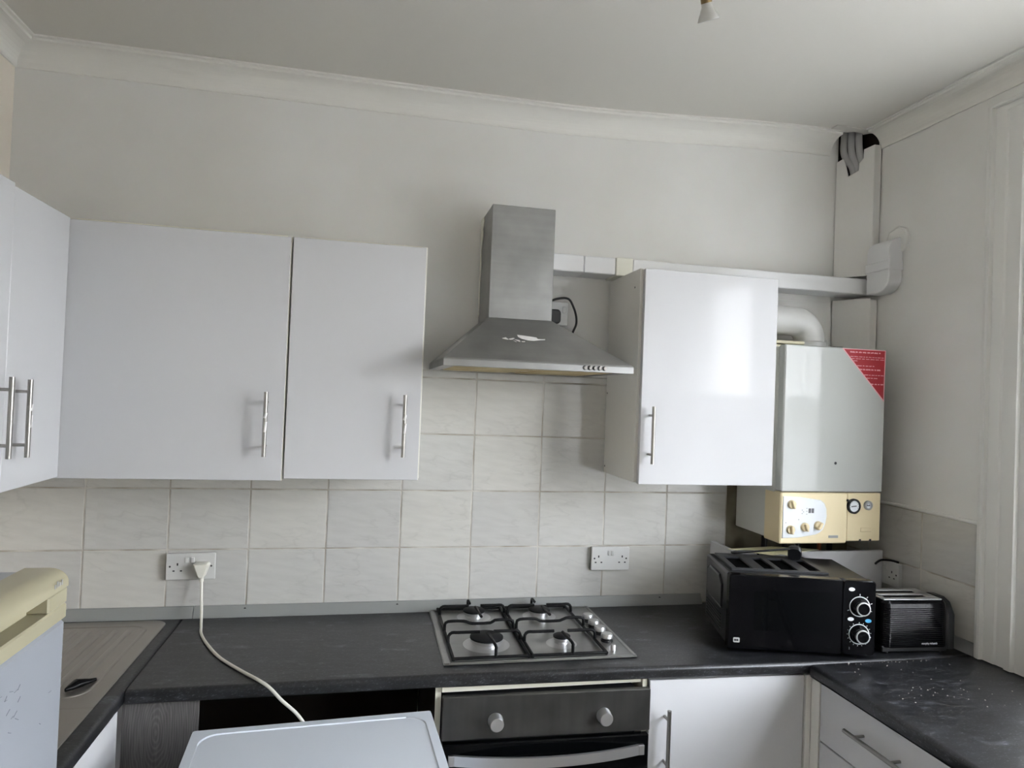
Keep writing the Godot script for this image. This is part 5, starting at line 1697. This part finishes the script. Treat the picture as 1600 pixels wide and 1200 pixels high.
func sockets():
	var t := turned("wall_socket", "white double wall socket left of the hob with a plug in it", "socket", Vector3(0.328, 1.079, 0.0165), 0.0)
	t.rotation_degrees.z = 0.6
	socket_face(t, 0.150, [-0.040], [-0.012, 0.006])
	box(t, "back_box", Vector3(-0.072, -0.041, -0.0095), Vector3(0.072, 0.041, -0.0005), M.rubber, 0.0)
	# white plug with its flex, which runs over the worktop to the washing machine
	var pg := thing("plug_and_flex", "white mains plug with a white flex running over the worktop edge", "plug", Vector3(0.37, 1.06, 0.04))
	var m := mb()
	m.x = Transform3D(Basis(), Vector3(0.366, 1.074, 0.026))
	prism(m, PackedVector2Array([Vector2(-0.024, 0.018), Vector2(-0.018, 0.022), Vector2(0.018, 0.022), Vector2(0.024, 0.016), Vector2(0.012, -0.020), Vector2(0.006, -0.026), Vector2(-0.006, -0.026), Vector2(-0.011, -0.020)]), 0.0, 0.034, 0.004, 40.0)
	commit(m, "plug_body", M.white_cable, pg)
	m = mb()
	tube(m, curve([Vector3(0.366, 1.052, 0.040), Vector3(0.367, 1.03, 0.042), Vector3(0.370, 0.99, 0.050), Vector3(0.378, 0.945, 0.075), Vector3(0.388, 0.9155, 0.120), Vector3(0.405, 0.9148, 0.19), Vector3(0.440, 0.9148, 0.275), Vector3(0.495, 0.9148, 0.380), Vector3(0.565, 0.9148, 0.475), Vector3(0.622, 0.9152, 0.545), Vector3(0.655, 0.908, 0.578), Vector3(0.690, 0.885, 0.605), Vector3(0.735, 0.850, 0.622), Vector3(0.76, 0.80, 0.625), Vector3(0.78, 0.66, 0.622)]), 0.0043, 10)
	commit(m, "flex", M.white_cable, pg)
	m = mb()
	tube(m, [Vector3(0.366, 1.056, 0.041), Vector3(0.3665, 1.034, 0.0415)], 0.0065, 10)
	commit(m, "strain_relief", M.white_cable, pg)
	t = turned("wall_socket", "empty white double wall socket between the hob and the microwave", "socket", Vector3(1.775, 1.0865, 0.0165), 0.0)
	t.rotation_degrees.z = -0.4
	socket_face(t, 0.148, [-0.046, 0.046], [-0.006, 0.007])
	box(t, "back_box", Vector3(-0.071, -0.041, -0.0095), Vector3(0.071, 0.041, -0.0005), M.rubber, 0.0)
	t = turned("wall_socket", "single white socket half hidden behind the hood chimney", "socket", Vector3(1.530, 1.983, 0.001), 0.0)
	box(t, "pattress", Vector3(-0.043, -0.043, 0.0), Vector3(0.043, 0.043, 0.026), M.white_plastic, 0.002)
	m = mb()
	m.x = Transform3D(Basis(), Vector3(0, 0, 0.0262))
	prism(m, rrect(0.086, 0.086, 0.003, 3), 0.0, 0.008, 0.002)
	var fp := commit(m, "face_plate", M.white_plastic, t)
	box(fp, "switch", Vector3(0.022, 0.0, 0.034), Vector3(0.034, 0.026, 0.038), M.white_plastic, 0.002)
	pg = thing("hood_plug", "black mains plug and looped black flex beside the hood chimney", "plug", Vector3(1.52, 1.96, 0.05))
	m = mb()
	m.x = Transform3D(Basis(), Vector3(1.514, 1.968, 0.036))
	prism(m, rrect(0.050, 0.052, 0.014, 5), 0.0, 0.030, 0.005)
	commit(m, "plug_body", M.rubber, pg)
	m = mb()
	tube(m, curve([Vector3(1.490, 2.0, 0.070), Vector3(1.500, 2.022, 0.055), Vector3(1.535, 2.036, 0.050), Vector3(1.570, 2.036, 0.048), Vector3(1.590, 2.008, 0.046), Vector3(1.602, 1.975, 0.044), Vector3(1.603, 1.945, 0.044), Vector3(1.593, 1.917, 0.040), Vector3(1.585, 1.88, 0.03)]), 0.0042, 8)
	commit(m, "flex", M.rubber, pg)
	# socket on the right wall, seen past the boiler
	t = turned("wall_socket", "white wall socket on the right wall behind the toaster", "socket", Vector3(XR - 0.0155, 1.076, 0.245), -90.0)
	socket_face(t, 0.110, [0.022], [-0.010])
	box(t, "back_box", Vector3(-0.052, -0.041, -0.0085), Vector3(0.052, 0.041, -0.0005), M.white_plastic, 0.0)
	pg = thing("black_lead", "short black lead on the right wall above the socket by the boiler", "lead", Vector3(2.78, 1.118, 0.2))
	m = mb()
	tube(m, curve([Vector3(2.740, 1.105, 0.226), Vector3(2.765, 1.118, 0.225), Vector3(2.782, 1.1235, 0.255), Vector3(2.786, 1.1235, 0.285)]), 0.004, 8)
	commit(m, "flex", M.rubber, pg)

# ------------------------------------------------------------------ ceiling spotlight
func spotlight():
	var t := thing("ceiling_spotlight", "unlit brass spotlight hanging from the ceiling", "spotlight", Vector3(1.60, 2.72, 0.92))
	var m := mb()
	m.x = Transform3D(Basis(), Vector3(1.585, ceil_y(1.585) - 0.022, 1.0))
	lathe(m, [Vector2(0, 0), Vector2(0.045, 0.0), Vector2(0.05, 0.006), Vector2(0.05, 0.0215)], 24)
	commit(m, "ceiling_rose", M.brass, t)
	var ax := Vector3(0.34, -0.88, -0.33).normalized()
	var tip := Vector3(1.648, 2.612, 0.895)     # middle of the lamp's rim
	var s := ax.cross(Vector3.UP).normalized()
	var bs := Basis(s, -ax, s.cross(-ax))
	m = mb()
	tube(m, curve([Vector3(1.585, 2.712, 1.0), Vector3(1.59, 2.695, 0.99), tip - ax * 0.085]), 0.005, 10)
	commit(m, "arm", M.brass, t)
	m = mb()
	m.x = Transform3D(bs, tip)
	lathe(m, [Vector2(0, 0.098), Vector2(0.010, 0.098), Vector2(0.0135, 0.092), Vector2(0.0135, 0.040), Vector2(0.0105, 0.036), Vector2(0, 0.036)], 18)
	commit(m, "lamp_holder", M.brass, t)
	m = mb()
	m.x = Transform3D(bs, tip)
	lathe(m, [Vector2(0.0125, 0.040), Vector2(0.0128, 0.032), Vector2(0.017, 0.022), Vector2(0.0225, 0.010), Vector2(0.0255, 0.002), Vector2(0.0255, 0.0), Vector2(0.022, 0.0015), Vector2(0, 0.004)], 24)
	commit(m, "bulb", M.bulb, t)

# ------------------------------------------------------------------ crumbs
func crumbs():
	var rng := RandomNumberGenerator.new()
	rng.seed = 77
	var m := mb()
	var y := WT - 0.0019
	for k in 70:
		var x: float; var z: float
		if k < 26:
			x = rng.randf_range(2.24, 2.60); z = 0.612 + rng.randf() * 0.012
		elif k < 46:
			x = 2.42 + rng.randfn(0, 0.05); z = 0.82 + rng.randfn(0, 0.03)
		else:
			x = rng.randf_range(2.26, 2.66); z = rng.randf_range(0.64, 0.95)
		if x < 2.22: continue
		var r := rng.randf_range(0.0007, 0.0018)
		m.x = Transform3D(Basis(Vector3.UP, rng.randf() * 6.0), Vector3(x, y, z))
		cbox(m, Vector3(-r, 0, -r * 0.7), Vector3(r, r, r * 0.7), r * 0.4)
	tag(commit(m, "crumbs", M.crumb), "pale crumbs scattered over the right-hand worktop", "crumbs", "", "stuff")
